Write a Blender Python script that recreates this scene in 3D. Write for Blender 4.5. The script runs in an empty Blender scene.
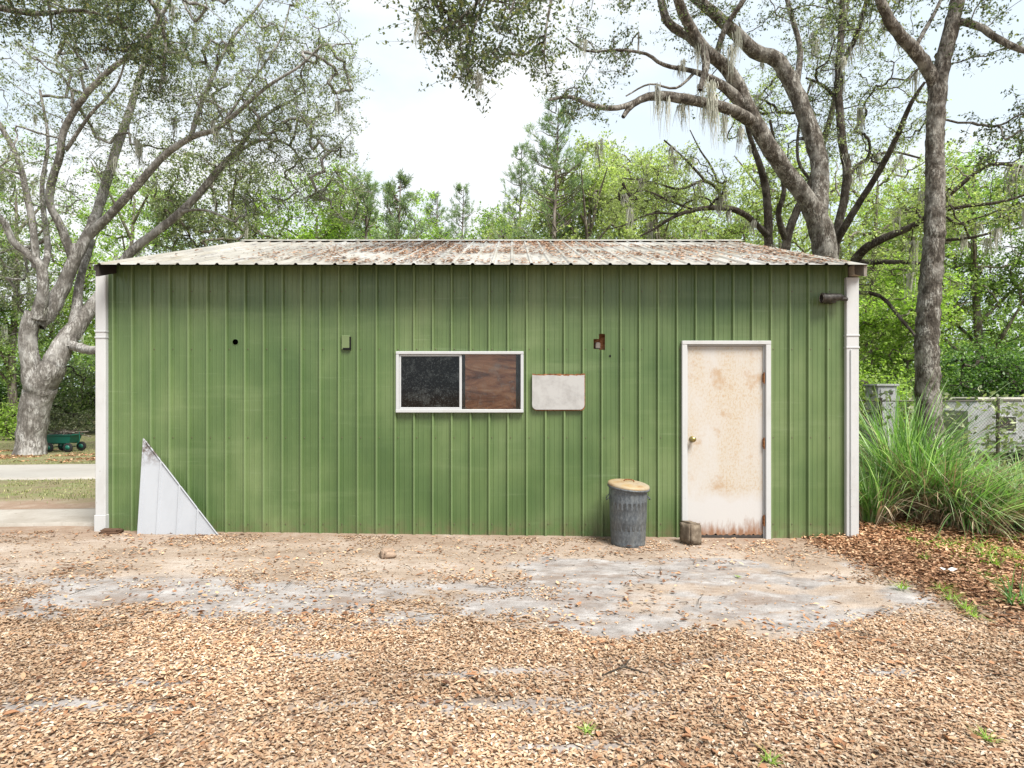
import bpy, math
import numpy as np
C = bpy.context.scene.collection
SC = bpy.context.scene
R = math.radians

# ---------------------------------------------------------------- camera
F = 600.0; HZ = 392.0; CAMZ = 1.54
cd = bpy.data.cameras.new('camera'); cam = bpy.data.objects.new('camera', cd); C.objects.link(cam)
cam.location = (0, 0, CAMZ); cam.rotation_euler = (R(90), 0, 0)
cd.sensor_width = 36; cd.lens = 36 * F / 1024; cd.shift_y = (HZ - 384) / 1024
cd.clip_start = 0.05; cd.clip_end = 2000
SC.camera = cam

# ---------------------------------------------------------------- world, sun, exposure
SUN_EL, SUN_AZ = 57.0, 142.0          # compass degrees clockwise from +Y
w = bpy.data.worlds.new('World'); SC.world = w; w.use_nodes = True
nt = w.node_tree; nt.nodes.clear()
def N(t, **k):
    n = nt.nodes.new(t)
    for a, b in k.items(): setattr(n, a, b)
    return n
out = N('ShaderNodeOutputWorld'); bg = N('ShaderNodeBackground'); bg.inputs[1].default_value = 0.12
sky = N('ShaderNodeTexSky', sky_type='NISHITA'); sky.sun_disc = False
sky.sun_elevation = R(SUN_EL); sky.sun_rotation = R(SUN_AZ); sky.air_density = 1.0; sky.dust_density = 2.0
tc = N('ShaderNodeTexCoord'); mp = N('ShaderNodeMapping'); mp.inputs['Scale'].default_value = (1, 1, 2.2)
mp.inputs['Location'].default_value = (0.35, 0.1, 0.0)
no = N('ShaderNodeTexNoise'); no.inputs['Scale'].default_value = 2.1; no.inputs['Detail'].default_value = 7; no.inputs['Roughness'].default_value = .52
rp = N('ShaderNodeValToRGB'); rp.color_ramp.elements[0].position = .44; rp.color_ramp.elements[0].color = (.93, .93, .93, 1)
rp.color_ramp.elements[1].position = .56; rp.color_ramp.elements[1].color = (1, 1, 1, 1)
mx = N('ShaderNodeMix', data_type='RGBA')
cr = N('ShaderNodeValToRGB'); cr.color_ramp.elements[0].position = .45; cr.color_ramp.elements[0].color = (2.4 / 3, 2.7 / 3, 2.92 / 3, 1); cr.color_ramp.elements[1].position = .6; cr.color_ramp.elements[1].color = (.96, .985, 1, 1)
sc_ = N('ShaderNodeVectorMath', operation='SCALE'); sc_.inputs['Scale'].default_value = 2.8
L = nt.links.new
L(tc.outputs['Generated'], mp.inputs[0]); L(mp.outputs[0], no.inputs[0]); L(no.outputs[0], rp.inputs[0])
L(no.outputs[0], cr.inputs[0]); L(cr.outputs[0], sc_.inputs[0]); L(sc_.outputs[0], mx.inputs['B']); L(rp.outputs[0], mx.inputs['Factor']); L(sky.outputs[0], mx.inputs['A']); L(mx.outputs['Result'], bg.inputs[0]); L(bg.outputs[0], out.inputs[0])
sd = bpy.data.lights.new('sun', 'SUN'); so = bpy.data.objects.new('sun', sd); C.objects.link(so)
sd.energy = 2.7; sd.angle = R(26); sd.color = (1, .96, .9)
az, el = R(SUN_AZ), R(SUN_EL)
from mathutils import Vector
sdir = Vector((math.sin(az) * math.cos(el), math.cos(az) * math.cos(el), math.sin(el)))
so.rotation_euler = sdir.to_track_quat('Z', 'Y').to_euler(); so.location = (0, -5, 12)
SC.view_settings.view_transform = 'Standard'; SC.view_settings.look = 'None'
SC.view_settings.exposure = 1.75; SC.view_settings.gamma = 1; SC.view_settings.use_curve_mapping = False
SC.cycles.max_bounces = 8; SC.cycles.diffuse_bounces = 4; SC.cycles.transmission_bounces = 4; SC.cycles.transparent_max_bounces = 8
SC.cycles.use_denoising = True

# ---------------------------------------------------------------- helpers
def P(px, py, D):
    return np.array([(px - 512) / F * D, D, CAMZ + (HZ - py) / F * D])

def hash2(ix, iy, seed):
    h = (ix.astype(np.int64) * 374761393 + iy.astype(np.int64) * 668265263 + seed * 1442695041) & 0xffffffff
    h = ((h ^ (h >> 13)) * 1274126177) & 0xffffffff
    return ((h ^ (h >> 16)) & 0xffffff) / float(0xffffff)
def vnoise(x, y, s=0):
    x = np.asarray(x, float); y = np.asarray(y, float)
    ix = np.floor(x); iy = np.floor(y); fx = x - ix; fy = y - iy
    fx = fx * fx * (3 - 2 * fx); fy = fy * fy * (3 - 2 * fy)
    a = hash2(ix, iy, s); b = hash2(ix + 1, iy, s); c = hash2(ix, iy + 1, s); d = hash2(ix + 1, iy + 1, s)
    return (a * (1 - fx) + b * fx) * (1 - fy) + (c * (1 - fx) + d * fx) * fy
def fbm(x, y, s=0, o=4):
    t = 0; a = .5; n = 0
    for k in range(o):
        t = t + a * vnoise(np.asarray(x) * 2 ** k, np.asarray(y) * 2 ** k, s + k * 17); n += a; a *= .5
    return t / n
def sstep(a, b, x):
    t = np.clip((np.asarray(x, float) - a) / (b - a), 0, 1); return t * t * (3 - 2 * t)

def terrain(x, y):
    x = np.asarray(x, float); y = np.asarray(y, float)
    z = np.where(y < 8, 0, np.where(y < 20, -.05 * (y - 8), np.where(y < 35, -.6 - .0267 * (y - 20), -1.0)))
    z = z - .012 * np.clip(x, -5, 5) * (1 - sstep(8, 13, y))
    z = z + .17 * np.exp(-((x - 5.6) / 1.5) ** 2 - ((y - 7.1) / 1.5) ** 2)
    near = 1 - sstep(9, 14, y)
    z = z + (.035 * (fbm(x * .9, y * 1.6, 5) - .5) + .012 * (fbm(x * 5, y * 7, 9) - .5)) * near * (1 - .8 * sstep(5.6, 6.3, y) * sstep(-5, -4, x) * (1 - sstep(3.5, 4.2, x)))
    return z
def T(x, y): return float(terrain(x, y))

def raw_mesh(name, V, polys=None, quads=None, attr=None):
    me = bpy.data.meshes.new(name)
    V = np.asarray(V, np.float32)
    if quads is not None:
        q = np.asarray(quads, np.int32); n, k = q.shape
        me.vertices.add(len(V)); me.vertices.foreach_set('co', V.ravel())
        me.loops.add(n * k); me.loops.foreach_set('vertex_index', q.ravel())
        me.polygons.add(n); me.polygons.foreach_set('loop_start', np.arange(n, dtype=np.int32) * k)
        me.update(calc_edges=True)
    else:
        me.from_pydata(V.tolist(), [], polys); me.update()
    if attr:
        for an, av in attr.items():
            a = me.attributes.new(an, 'FLOAT', 'POINT'); a.data.foreach_set('value', np.asarray(av, np.float32))
    return me

class Thing:
    """an Empty at the base of a thing; parts are built in world coordinates"""
    def __init__(s, name, label, cat, base, group=None):
        s.b = np.array([float(v) for v in base]); s.o = bpy.data.objects.new(name, None); C.objects.link(s.o)
        s.o.empty_display_size = .2
        s.o.location = s.b; s.o['label'] = label; s.o['category'] = cat
        if group: s.o['group'] = group
    def part(s, name, mb, mat, parent=None, label=None, smooth=None, attr=None):
        me = mb.mesh(name, s.b) if isinstance(mb, MB) else mb
        if isinstance(me, tuple): me = raw_mesh(name, me[0] - s.b, quads=me[1], attr=me[2])
        o = bpy.data.objects.new(name, me); C.objects.link(o); o.parent = parent or s.o
        me.materials.append(mat)
        sm = smooth if smooth is not None else (mb.smooth if isinstance(mb, MB) else False)
        if sm: me.polygons.foreach_set('use_smooth', [True] * len(me.polygons))
        if label: o['label'] = label
        return o
def single(name, mb, mat, label=None, cat=None, group=None, kind=None, base=(0, 0, 0), smooth=False):
    b = np.array([float(v) for v in base])
    if isinstance(mb, MB): me = mb.mesh(name, b)
    elif isinstance(mb, tuple): me = raw_mesh(name, mb[0] - b, quads=mb[1], attr=mb[2])
    else: me = mb
    o = bpy.data.objects.new(name, me); C.objects.link(o); o.location = b; me.materials.append(mat)
    if smooth: me.polygons.foreach_set('use_smooth', [True] * len(me.polygons))
    for k, v in (('label', label), ('category', cat), ('group', group), ('kind', kind)):
        if v: o[k] = v
    return o

class MB:
    def __init__(s, smooth=False): s.v = []; s.f = []; s.smooth = smooth; s.bev = 0
    def add(s, V, Fc):
        n = len(s.v); s.v += [tuple(map(float, p)) for p in V]; s.f += [tuple(int(i) + n for i in f) for f in Fc]; return s
    def box(s, x0, x1, y0, y1, z0, z1):
        V = [(x, y, z) for z in (z0, z1) for y in (y0, y1) for x in (x0, x1)]
        return s.add(V, [(0, 2, 3, 1), (4, 5, 7, 6), (0, 1, 5, 4), (2, 6, 7, 3), (0, 4, 6, 2), (1, 3, 7, 5)])
    def bbox(s, x0, x1, y0, y1, z0, z1, b=.004):
        """box with chamfered edges in all directions"""
        cx = [(x0, x0 + b, x1 - b, x1), (y0, y0 + b, y1 - b, y1), (z0, z0 + b, z1 - b, z1)]
        import bmesh
        bm = bmesh.new(); vs = [bm.verts.new((x, y, z)) for z in (z0, z1) for y in (y0, y1) for x in (x0, x1)]
        for f in [(0, 2, 3, 1), (4, 5, 7, 6), (0, 1, 5, 4), (2, 6, 7, 3), (0, 4, 6, 2), (1, 3, 7, 5)]: bm.faces.new([vs[i] for i in f])
        bmesh.ops.bevel(bm, geom=bm.edges[:], offset=b, segments=1, affect='EDGES')
        bm.verts.index_update(); s.add([v.co for v in bm.verts], [[v.index for v in f.verts] for f in bm.faces]); bm.free(); return s
    def prism(s, pts, y0, y1):
        """polygon in xz extruded in y"""
        n = len(pts); V = [(p[0], y0, p[1]) for p in pts] + [(p[0], y1, p[1]) for p in pts]
        Fc = [tuple(range(n)), tuple(range(2 * n - 1, n - 1, -1))] + [(i, i + n, (i + 1) % n + n, (i + 1) % n) for i in range(n)]
        return s.add(V, Fc)
    def lathe(s, prof, c, seg=32, M=None):
        V = []; Fc = []
        for r, z in prof:
            for k in range(seg):
                a = 2 * math.pi * k / seg; rr = r
                V.append((rr * math.cos(a), rr * math.sin(a), z))
        m = len(prof)
        for i in range(m - 1):
            for k in range(seg):
                k2 = (k + 1) % seg; Fc.append((i * seg + k, i * seg + k2, (i + 1) * seg + k2, (i + 1) * seg + k))
        if prof[0][0] > 1e-4: Fc.append(tuple(range(seg - 1, -1, -1)))
        if prof[-1][0] > 1e-4: Fc.append(tuple((m - 1) * seg + k for k in range(seg)))
        V = np.array(V)
        if M is not None: V = V @ np.array(M).T
        return s.add(V + np.array(c), Fc)
    def tube(s, pts, rad, seg=8, cap=True):
        V, Fc = tube(pts, rad, seg); s.add(V, Fc.tolist())
        return s
    def mesh(s, name, b):
        return raw_mesh(name, np.array(s.v) - b, polys=s.f)

def tube(pts, rad, seg=8, rough=0, rng=None):
    pts = np.asarray(pts, float); n = len(pts); rad = np.broadcast_to(np.asarray(rad, float), (n,))
    tg = np.gradient(pts, axis=0); tg /= np.linalg.norm(tg, axis=1)[:, None] + 1e-9
    ref = np.array([0, 0, 1.]) if abs(tg[0][2]) < .9 else np.array([1., 0, 0])
    V = np.zeros((n, seg, 3)); u = np.cross(tg[0], ref); u /= np.linalg.norm(u)
    a = np.arange(seg) * 2 * math.pi / seg
    for i in range(n):
        u = u - tg[i] * np.dot(u, tg[i]); u /= np.linalg.norm(u) + 1e-9; v = np.cross(tg[i], u)
        rr = rad[i] * (1 + (rng.uniform(-rough, rough, seg) if rough else 0))
        V[i] = pts[i] + (np.cos(a) * rr)[:, None] * u + (np.sin(a) * rr)[:, None] * v
    i = np.arange(n - 1)[:, None] * seg; k = np.arange(seg)[None]; k2 = (k + 1) % seg
    Fc = np.stack([i + k, i + k2, i + seg + k2, i + seg + k], -1).reshape(-1, 4)
    return V.reshape(-1, 3), Fc
def spline(pts, step):
    """Catmull-Rom through (n,k) control rows"""
    p = np.asarray(pts, float)
    if len(p) < 3: 
        k = max(2, int(np.linalg.norm(p[-1][:3] - p[0][:3]) / step) + 1); t = np.linspace(0, 1, k)[:, None]; return p[0] * (1 - t) + p[-1] * t
    e = np.vstack([2 * p[0] - p[1], p, 2 * p[-1] - p[-2]]); o = []
    for i in range(1, len(e) - 2):
        k = max(2, int(np.linalg.norm(e[i + 1][:3] - e[i][:3]) / step) + 1)
        for t in np.arange(k) / k:
            o.append(.5 * (2 * e[i] + (e[i + 1] - e[i - 1]) * t + (2 * e[i - 1] - 5 * e[i] + 4 * e[i + 1] - e[i + 2]) * t ** 2 + (3 * e[i] - e[i - 1] - 3 * e[i + 1] + e[i + 2]) * t ** 3))
    o.append(e[-2]); return np.array(o)

# ---------------------------------------------------------------- materials
class M:
    def __init__(s, name, rough=.7, spec=.3, metal=0):
        s.m = bpy.data.materials.new(name); s.m.use_nodes = True; s.t = s.m.node_tree; s.n = s.t.nodes
        s.b = s.n['Principled BSDF']; s.out = s.n['Material Output']
        s.b.inputs['Roughness'].default_value = rough; s.b.inputs['Specular IOR Level'].default_value = spec; s.b.inputs['Metallic'].default_value = metal
        s._co = None
    def L(s, a, b): s.t.links.new(a, b)
    def N(s, t, **k):
        n = s.n.new(t)
        for a, b in k.items(): setattr(n, a, b)
        return n
    def co(s, scale=(1, 1, 1)):
        g = s.N('ShaderNodeTexCoord'); m = s.N('ShaderNodeMapping'); m.inputs['Scale'].default_value = scale
        s.L(g.outputs['Object'], m.inputs[0]); return m.outputs[0]
    def noise(s, scale, detail=5, rough=.55, sc=(1, 1, 1), dist=0):
        n = s.N('ShaderNodeTexNoise'); n.inputs['Scale'].default_value = scale; n.inputs['Detail'].default_value = detail
        n.inputs['Roughness'].default_value = rough; n.inputs['Distortion'].default_value = dist; s.L(s.co(sc), n.inputs[0]); return n.outputs[0]
    def ramp(s, src, stops):
        r = s.N('ShaderNodeValToRGB'); e = r.color_ramp.elements
        while len(e) < len(stops): e.new(.5)
        for i, (p, c) in enumerate(stops):
            e[i].position = p; e[i].color = (c, c, c, 1) if not hasattr(c, '__len__') else (*c, 1)
        s.L(src, r.inputs[0]); return r.outputs[0]
    def mix(s, fac, a, b, mode='MIX'):
        n = s.N('ShaderNodeMix', data_type='RGBA', blend_type=mode)
        for k, v in (('Factor', fac), ('A', a), ('B', b)):
            if isinstance(v, (int, float)): n.inputs[k].default_value = v if k == 'Factor' else (v, v, v, 1)
            elif isinstance(v, tuple): n.inputs[k].default_value = (*v, 1)
            else: s.L(v, n.inputs[k])
        return n.outputs['Result']
    def math(s, op, a, b=0, clamp=False):
        n = s.N('ShaderNodeMath', operation=op, use_clamp=clamp)
        for i, v in enumerate((a, b)):
            if isinstance(v, (int, float)): n.inputs[i].default_value = v
            else: s.L(v, n.inputs[i])
        return n.outputs[0]
    def xyz(s, ax):
        g = s.N('ShaderNodeTexCoord'); x = s.N('ShaderNodeSeparateXYZ'); s.L(g.outputs['Object'], x.inputs[0]); return x.outputs[ax]
    def attr(s, name):
        a = s.N('ShaderNodeAttribute', attribute_name=name); return a.outputs['Fac']
    def col(s, c, k=1, g=.84):
        k = np.array(k) * g * np.ones(3)
        if isinstance(c, tuple): c = tuple(float(v) for v in np.array(c) * k)
        else: c = s.mix(1.0, c, tuple(float(v) for v in k), 'MULTIPLY')
        if isinstance(c, tuple): s.b.inputs['Base Color'].default_value = (*c, 1)
        else: s.L(c, s.b.inputs['Base Color'])
        return s
    def rough(s, c): s.L(c, s.b.inputs['Roughness']); return s
    def bump(s, h, strength=.5, dist=.01):
        b = s.N('ShaderNodeBump'); b.inputs['Strength'].default_value = strength; b.inputs['Distance'].default_value = dist
        s.L(h, b.inputs['Height']); s.L(b.outputs[0], s.b.inputs['Normal']); return s

def leaf_mat(name, stops, trans=.35, rough=.5, tint=(1.15, 1.35, .6), k=1):
    m = M(name, rough, .35); a = m.attr('rnd'); c = m.ramp(a, stops)
    big = m.ramp(m.noise(.7, 2), [(.35, .72), (.65, 1.25)])
    c = m.mix(1.0, c, big, 'MULTIPLY'); c = m.mix(1.0, c, (k, k, k), 'MULTIPLY'); m.col(c, g=1)
    tr = m.N('ShaderNodeBsdfTranslucent'); m.L(m.mix(1.0, c, tint, 'MULTIPLY'), tr.inputs[0])
    mx = m.N('ShaderNodeMixShader'); mx.inputs[0].default_value = trans
    m.L(m.b.outputs[0], mx.inputs[1]); m.L(tr.outputs[0], mx.inputs[2]); m.L(mx.outputs[0], m.out.inputs[0]); return m.m
def bark_mat(name, c1, c2, c3, sc=6):
    m = M(name, .9, .15); n1 = m.noise(sc, 6, .65, (1, 1, .45)); n2 = m.noise(sc * 5, 4, .7, (1, 1, .3)); n3 = m.noise(sc * .35, 3, .6)
    c = m.ramp(n1, [(.36, c1), (.5, c2), (.62, c3)]); c = m.mix(m.ramp(n2, [(.45, 0.), (.54, .85)]), c, c1)
    c = m.mix(m.ramp(n3, [(.5, 0.), (.68, .55)]), c, c3)
    m.col(c, g=.97).bump(m.math('ADD', n1, m.math('MULTIPLY', n2, .6)), 1, .05); return m.m

bark_pale = bark_mat('bark_pale', (.10, .09, .08), (.235, .22, .20), (.44, .43, .41), 4)
bark_dark = bark_mat('bark_dark', (.05, .042, .034), (.165, .145, .12), (.40, .385, .345), 9)
bark_thin = bark_mat('bark_thin', (.035, .028, .022), (.085, .07, .055), (.17, .155, .13), 9)
bark_far = bark_mat('bark_far', (.09, .075, .06), (.2, .17, .14), (.33, .3, .26), 2)
lf_oak = leaf_mat('leaf_oak', [(0, (.10, .12, .08)), (.45, (.19, .22, .135)), (.8, (.30, .33, .2)), (1, (.42, .44, .3))], .4)
lf_oak_dark = leaf_mat('leaf_oak_dark', [(0, (.045, .065, .045)), (.5, (.10, .13, .075)), (.85, (.17, .2, .10)), (1, (.27, .26, .10))], .3)
lf_spring = leaf_mat('leaf_spring', [(0, (.11, .17, .06)), (.5, (.21, .31, .10)), (1, (.38, .48, .17))], .5)
lf_pale = leaf_mat('leaf_pale', [(0, (.19, .22, .10)), (.5, (.34, .40, .18)), (1, (.52, .56, .30))], .5)
lf_bright = leaf_mat('leaf_bright', [(0, (.13, .20, .045)), (.5, (.26, .38, .08)), (1, (.42, .54, .14))], .5)
lf_bush = leaf_mat('leaf_bush', [(0, (.025, .055, .018)), (.5, (.06, .13, .03)), (1, (.17, .29, .06))], .35)
lf_pine = leaf_mat('leaf_pine', [(0, (.10, .15, .09)), (.5, (.20, .27, .15)), (1, (.34, .42, .24))], .45)
lf_moss = leaf_mat('leaf_moss', [(0, (.26, .265, .22)), (.5, (.40, .40, .34)), (1, (.56, .55, .48))], .3, .9, (1, 1, .9))
lf_grass = leaf_mat('leaf_grass', [(0, (.06, .13, .04)), (.45, (.17, .31, .09)), (.75, (.30, .46, .18)), (1, (.52, .64, .42))], .45, .4)
lf_straw = leaf_mat('leaf_straw', [(0, (.16, .10, .06)), (.5, (.36, .27, .17)), (1, (.6, .5, .36))], .25, .7, (1, .9, .7))
lf_litter = leaf_mat('leaf_litter', [(0, (.15, .08, .05)), (.12, (.31, .18, .105)), (.32, (.48, .29, .165)), (.55, (.52, .36, .23)), (.85, (.63, .46, .31)), (1, (.74, .65, .53))], .12, .75, (1, .8, .5), .70)
lf_mulch = leaf_mat('leaf_mulch', [(0, (.07, .03, .015)), (.3, (.22, .105, .05)), (.65, (.40, .21, .11)), (1, (.62, .42, .26))], .12, .75, (1, .8, .5), .95)
lf_roof = leaf_mat('leaf_roof', [(0, (.06, .03, .018)), (.4, (.17, .09, .05)), (.75, (.30, .17, .10)), (1, (.5, .36, .25))], .1, .8, (1, .8, .5))
lf_lawn = leaf_mat('leaf_lawn', [(0, (.10, .13, .045)), (.5, (.22, .24, .09)), (1, (.42, .40, .2))], .3)

# ---------------------------------------------------------------- foliage generators
def rand_unit(rng, n):
    v = rng.normal(size=(n, 3)); return v / np.linalg.norm(v, axis=1)[:, None]
def leaves(rng, pos, Ln, Wd, up=0., droop=0.):
    """one folded diamond per leaf"""
    n = len(pos); a = rand_unit(rng, n); a[:, 2] -= droop; a /= np.linalg.norm(a, axis=1)[:, None]
    b = np.cross(a, rand_unit(rng, n)); 
    b /= np.linalg.norm(b, axis=1)[:, None] + 1e-9
    if up > 0:      # turn the blades towards lying flat
        h = np.cross(a, [0, 0, 1.]); h /= np.linalg.norm(h, axis=1)[:, None] + 1e-6; b = b * (1 - up) + h * up; b /= np.linalg.norm(b, axis=1)[:, None] + 1e-9
    c = np.cross(a, b); l = (Ln * rng.uniform(.6, 1.25, n))[:, None]; wd = (Wd * rng.uniform(.6, 1.2, n))[:, None]
    V = np.stack([pos, pos + a * l * .45 + b * wd * .5 + c * wd * .18, pos + a * l, pos + a * l * .45 - b * wd * .5 + c * wd * .18], 1).reshape(-1, 3)
    q = np.arange(n * 4).reshape(n, 4); r = np.repeat(rng.uniform(0, 1, n), 4)
    return V, q, {'rnd': r}
def sprigs(rng, cs, per, sig, ln, k=11):
    """leaf positions strung along short twigs that leave every cluster centre"""
    ns = max(1, int(round(per / k))); C0 = np.repeat(cs, ns, 0); n = len(C0); d = rand_unit(rng, n); d[:, 2] = d[:, 2] * .7 + .1
    st = C0 + rng.normal(0, sig * .55, (n, 3)) * [1, 1, .8]; l = sig * 1.5 * rng.uniform(.5, 1.3, n); en = st + d * l[:, None]; en[:, 2] -= l * .15
    u = rng.uniform(.1, 1.05, (n, k)); pos = st[:, None] + (en - st)[:, None] * u[..., None] + rng.normal(0, ln * .45, (n, k, 3))
    return pos.reshape(-1, 3), st, en
def sticks(st, en, r):
    """three sided hair twigs"""
    n = len(st); d = en - st; d /= np.linalg.norm(d, axis=1)[:, None] + 1e-9; a = np.cross(d, [.3, .5, .8]); a /= np.linalg.norm(a, axis=1)[:, None] + 1e-9; b = np.cross(d, a)
    o = [a, -.5 * a + .87 * b, -.5 * a - .87 * b]; V = np.stack([st + q * r for q in o] + [en + q * r * .4 for q in o], 1).reshape(-1, 3); i = np.arange(n)[:, None] * 6
    return V, np.concatenate([i + [0, 1, 4, 3], i + [1, 2, 5, 4], i + [2, 0, 3, 5]], 1).reshape(-1, 4), None
def merge(lst):
    V = []; Q = []; A = []; n = 0
    for v, q, a in lst:
        V.append(v); Q.append(q + n); n += len(v); A.append(a['rnd'] if a and 'rnd' in a else np.full(len(v), .5))
    return np.vstack(V), np.vstack(Q), {'rnd': np.concatenate(A)}
def grow(rng, nodes, centres, r_tip=.008, wob=.15, rmax=.05):
    """join cluster centres to the nearest point of the growing tree; return twig tubes"""
    nodes = np.asarray(nodes, float); K = len(nodes); n = len(centres)
    allp = np.vstack([nodes, centres]); par = -np.ones(K + n, int)
    d = np.full(n, 1e9); who = np.zeros(n, int)
    for i in range(0, n):
        dd = ((nodes - centres[i]) ** 2).sum(1) + np.maximum(0, nodes[:, 2] - centres[i][2]) ** 2 * .5
        j = dd.argmin(); d[i] = dd[j]; who[i] = j
    done = np.zeros(n, bool); order = []
    for _ in range(n):
        dm = np.where(done, 1e9, d); i = int(dm.argmin()); done[i] = True; par[K + i] = who[i]; order.append(i)
        dd = ((centres - centres[i]) ** 2).sum(1); up = dd < d; d[up] = dd[up]; who[up] = K + i
    cnt = np.ones(n)
    for i in reversed(order):
        p = par[K + i]
        if p >= K: cnt[p - K] += cnt[i]
    out = []
    for i in range(n):
        a = allp[par[K + i]]; b = centres[i]; ln = np.linalg.norm(b - a)
        k = 4; t = np.linspace(0, 1, k)[:, None]; pts = a * (1 - t) + b * t
        pts[1:-1] += rng.normal(size=(k - 2, 3)) * wob * ln * .35
        r1 = min(rmax, r_tip * math.sqrt(cnt[i])); r0 = min(rmax * 1.1, r1 * 1.25)
        V, q = tube(pts, np.linspace(r0, r1, k), 4 if r1 < .03 else 5); out.append((V, q, None))
    return out
def ellip(rng, n, c, rad, shell=.0, minsep=0):
    """points in an ellipsoid; shell pushes them outwards"""
    u = rand_unit(rng, n); r = rng.uniform(shell ** 3, 1, n) ** (1 / 3)
    return np.asarray(c) + u * r[:, None] * np.asarray(rad)
def moss_mesh(rng, spots, n=26, ln=.7, wd=.012):
    out = []
    for p in spots:
        sc = rng.uniform(.35, 1.1)
        for k in range(n):
            a = rng.uniform(0, 2 * math.pi); r = rng.uniform(0, .13 * sc); l = ln * sc * rng.uniform(.4, 1)
            q0 = np.array(p) + [r * math.cos(a), r * math.sin(a), 0]; m = 5; t = np.linspace(0, 1, m)
            pts = q0 + np.stack([np.cumsum(rng.normal(0, .02, m)), np.cumsum(rng.normal(0, .02, m)), -t * l], 1)
            s = np.array([math.cos(a + 1), math.sin(a + 1), 0]) * wd; w_ = (1 - t * .8)[:, None]
            V = np.empty((2 * m, 3)); V[0::2] = pts - s * w_; V[1::2] = pts + s * w_
            i = np.arange(m - 1) * 2; out.append((V, np.stack([i, i + 1, i + 3, i + 2], 1), {'rnd': np.full(2 * m, rng.uniform())}))
    return merge(out)

def limb_pts(ctrl, D, step, rng, wob=.04):
    """ctrl rows: px, py, depth offset, half-width in px"""
    rows = [list(P(a[0], a[1], D + a[2])) + [a[3] / F * (D + a[2])] for a in ctrl]
    s = spline(rows, step); w_ = s[:, 3:4]
    s[1:-1, :3] += rng.normal(size=(len(s) - 2, 3)) * w_[1:-1] * wob
    return s

def tree(name, label, D, limbs, clumps, leafm, barkm, base_xy=None, seed=0, leaf=(.07, .035), per=45, sig=.26, step=.3,
         moss=0, moss_at=None, r_tip=.008, group=None, leaf_scale=1, rmax=.05, moss_len=.7, limb_leaf=0, mossw=.012, droop=.25):
    rng = np.random.default_rng(seed); tubes = []; nodes = []; first = None
    for L_ in limbs:
        s = limb_pts(L_, D, step, rng)
        if first is None:
            first = s
            gz = T(s[0][0], s[0][1]) - .15
            if s[0][2] > gz:
                s = np.vstack([[s[0][0], s[0][1], gz, s[0][3] * 1.05], s]); s = spline(s, step)
            fl = np.exp(-np.maximum(0, s[:, 2] - gz) / .4) * .3; s[:, 3] *= 1 + fl
            base = s[0][:3].copy()
        seg = 14 if s[0][3] > .12 else 7
        V, q = tube(s[:, :3], s[:, 3], seg, .06, rng); tubes.append((V, q, None)); nodes.append(s[2 if len(s) > 4 else 0:, :3])
    nodes = np.vstack(nodes); cs = []
    for c in clumps:   # px, py, dd, rx_px, ry_px, rdepth_m, n
        Dc = D + c[2]; cs.append(ellip(rng, c[6], P(c[0], c[1], Dc), (c[3] / F * Dc, c[5], c[4] / F * Dc), .2))
    t = Thing(name, label, 'tree', base, group)
    if limb_leaf:
        k = rng.choice(len(nodes), limb_leaf); cs.append(nodes[k] + rng.normal(0, .5, (limb_leaf, 3)) + [0, 0, .15])
    if cs:
        cs = np.vstack(cs); cs = cs[cs[:, 2] > terrain(cs[:, 0], cs[:, 1]) + .1]
        tubes += grow(rng, nodes, cs, r_tip, rmax=rmax)
    if len(cs):
        cs = cs + 0; pos, st_, en_ = sprigs(rng, cs, per, sig, leaf[0])
        st0 = np.repeat(cs, len(st_) // len(cs), 0); tubes.append(sticks(st0, st_, r_tip * .45)); tubes.append(sticks(st_, en_, r_tip * .45))
    V, q, a = merge(tubes); trunk = t.part('trunk', (V, q, None), barkm, smooth=True)
    if len(cs):
        lv = leaves(rng, pos, leaf[0], leaf[1], .6, droop)
        t.part('crown', lv, leafm)
    if moss or moss_at is not None:
        sp = list(nodes[rng.choice(len(nodes), moss)]) if moss else []
        if moss and len(cs): sp += list(cs[rng.choice(len(cs), moss)])
        if moss_at is not None: sp += [P(m_[0], m_[1], D + m_[2]) for m_ in moss_at for _ in range(2)]
        sp = [p + rng.normal(0, .06, 3) for p in sp]
        for p_ in sp[:90]: t.part('moss', moss_mesh(rng, [p_], 26, moss_len, mossw), lf_moss)
    return t

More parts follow.
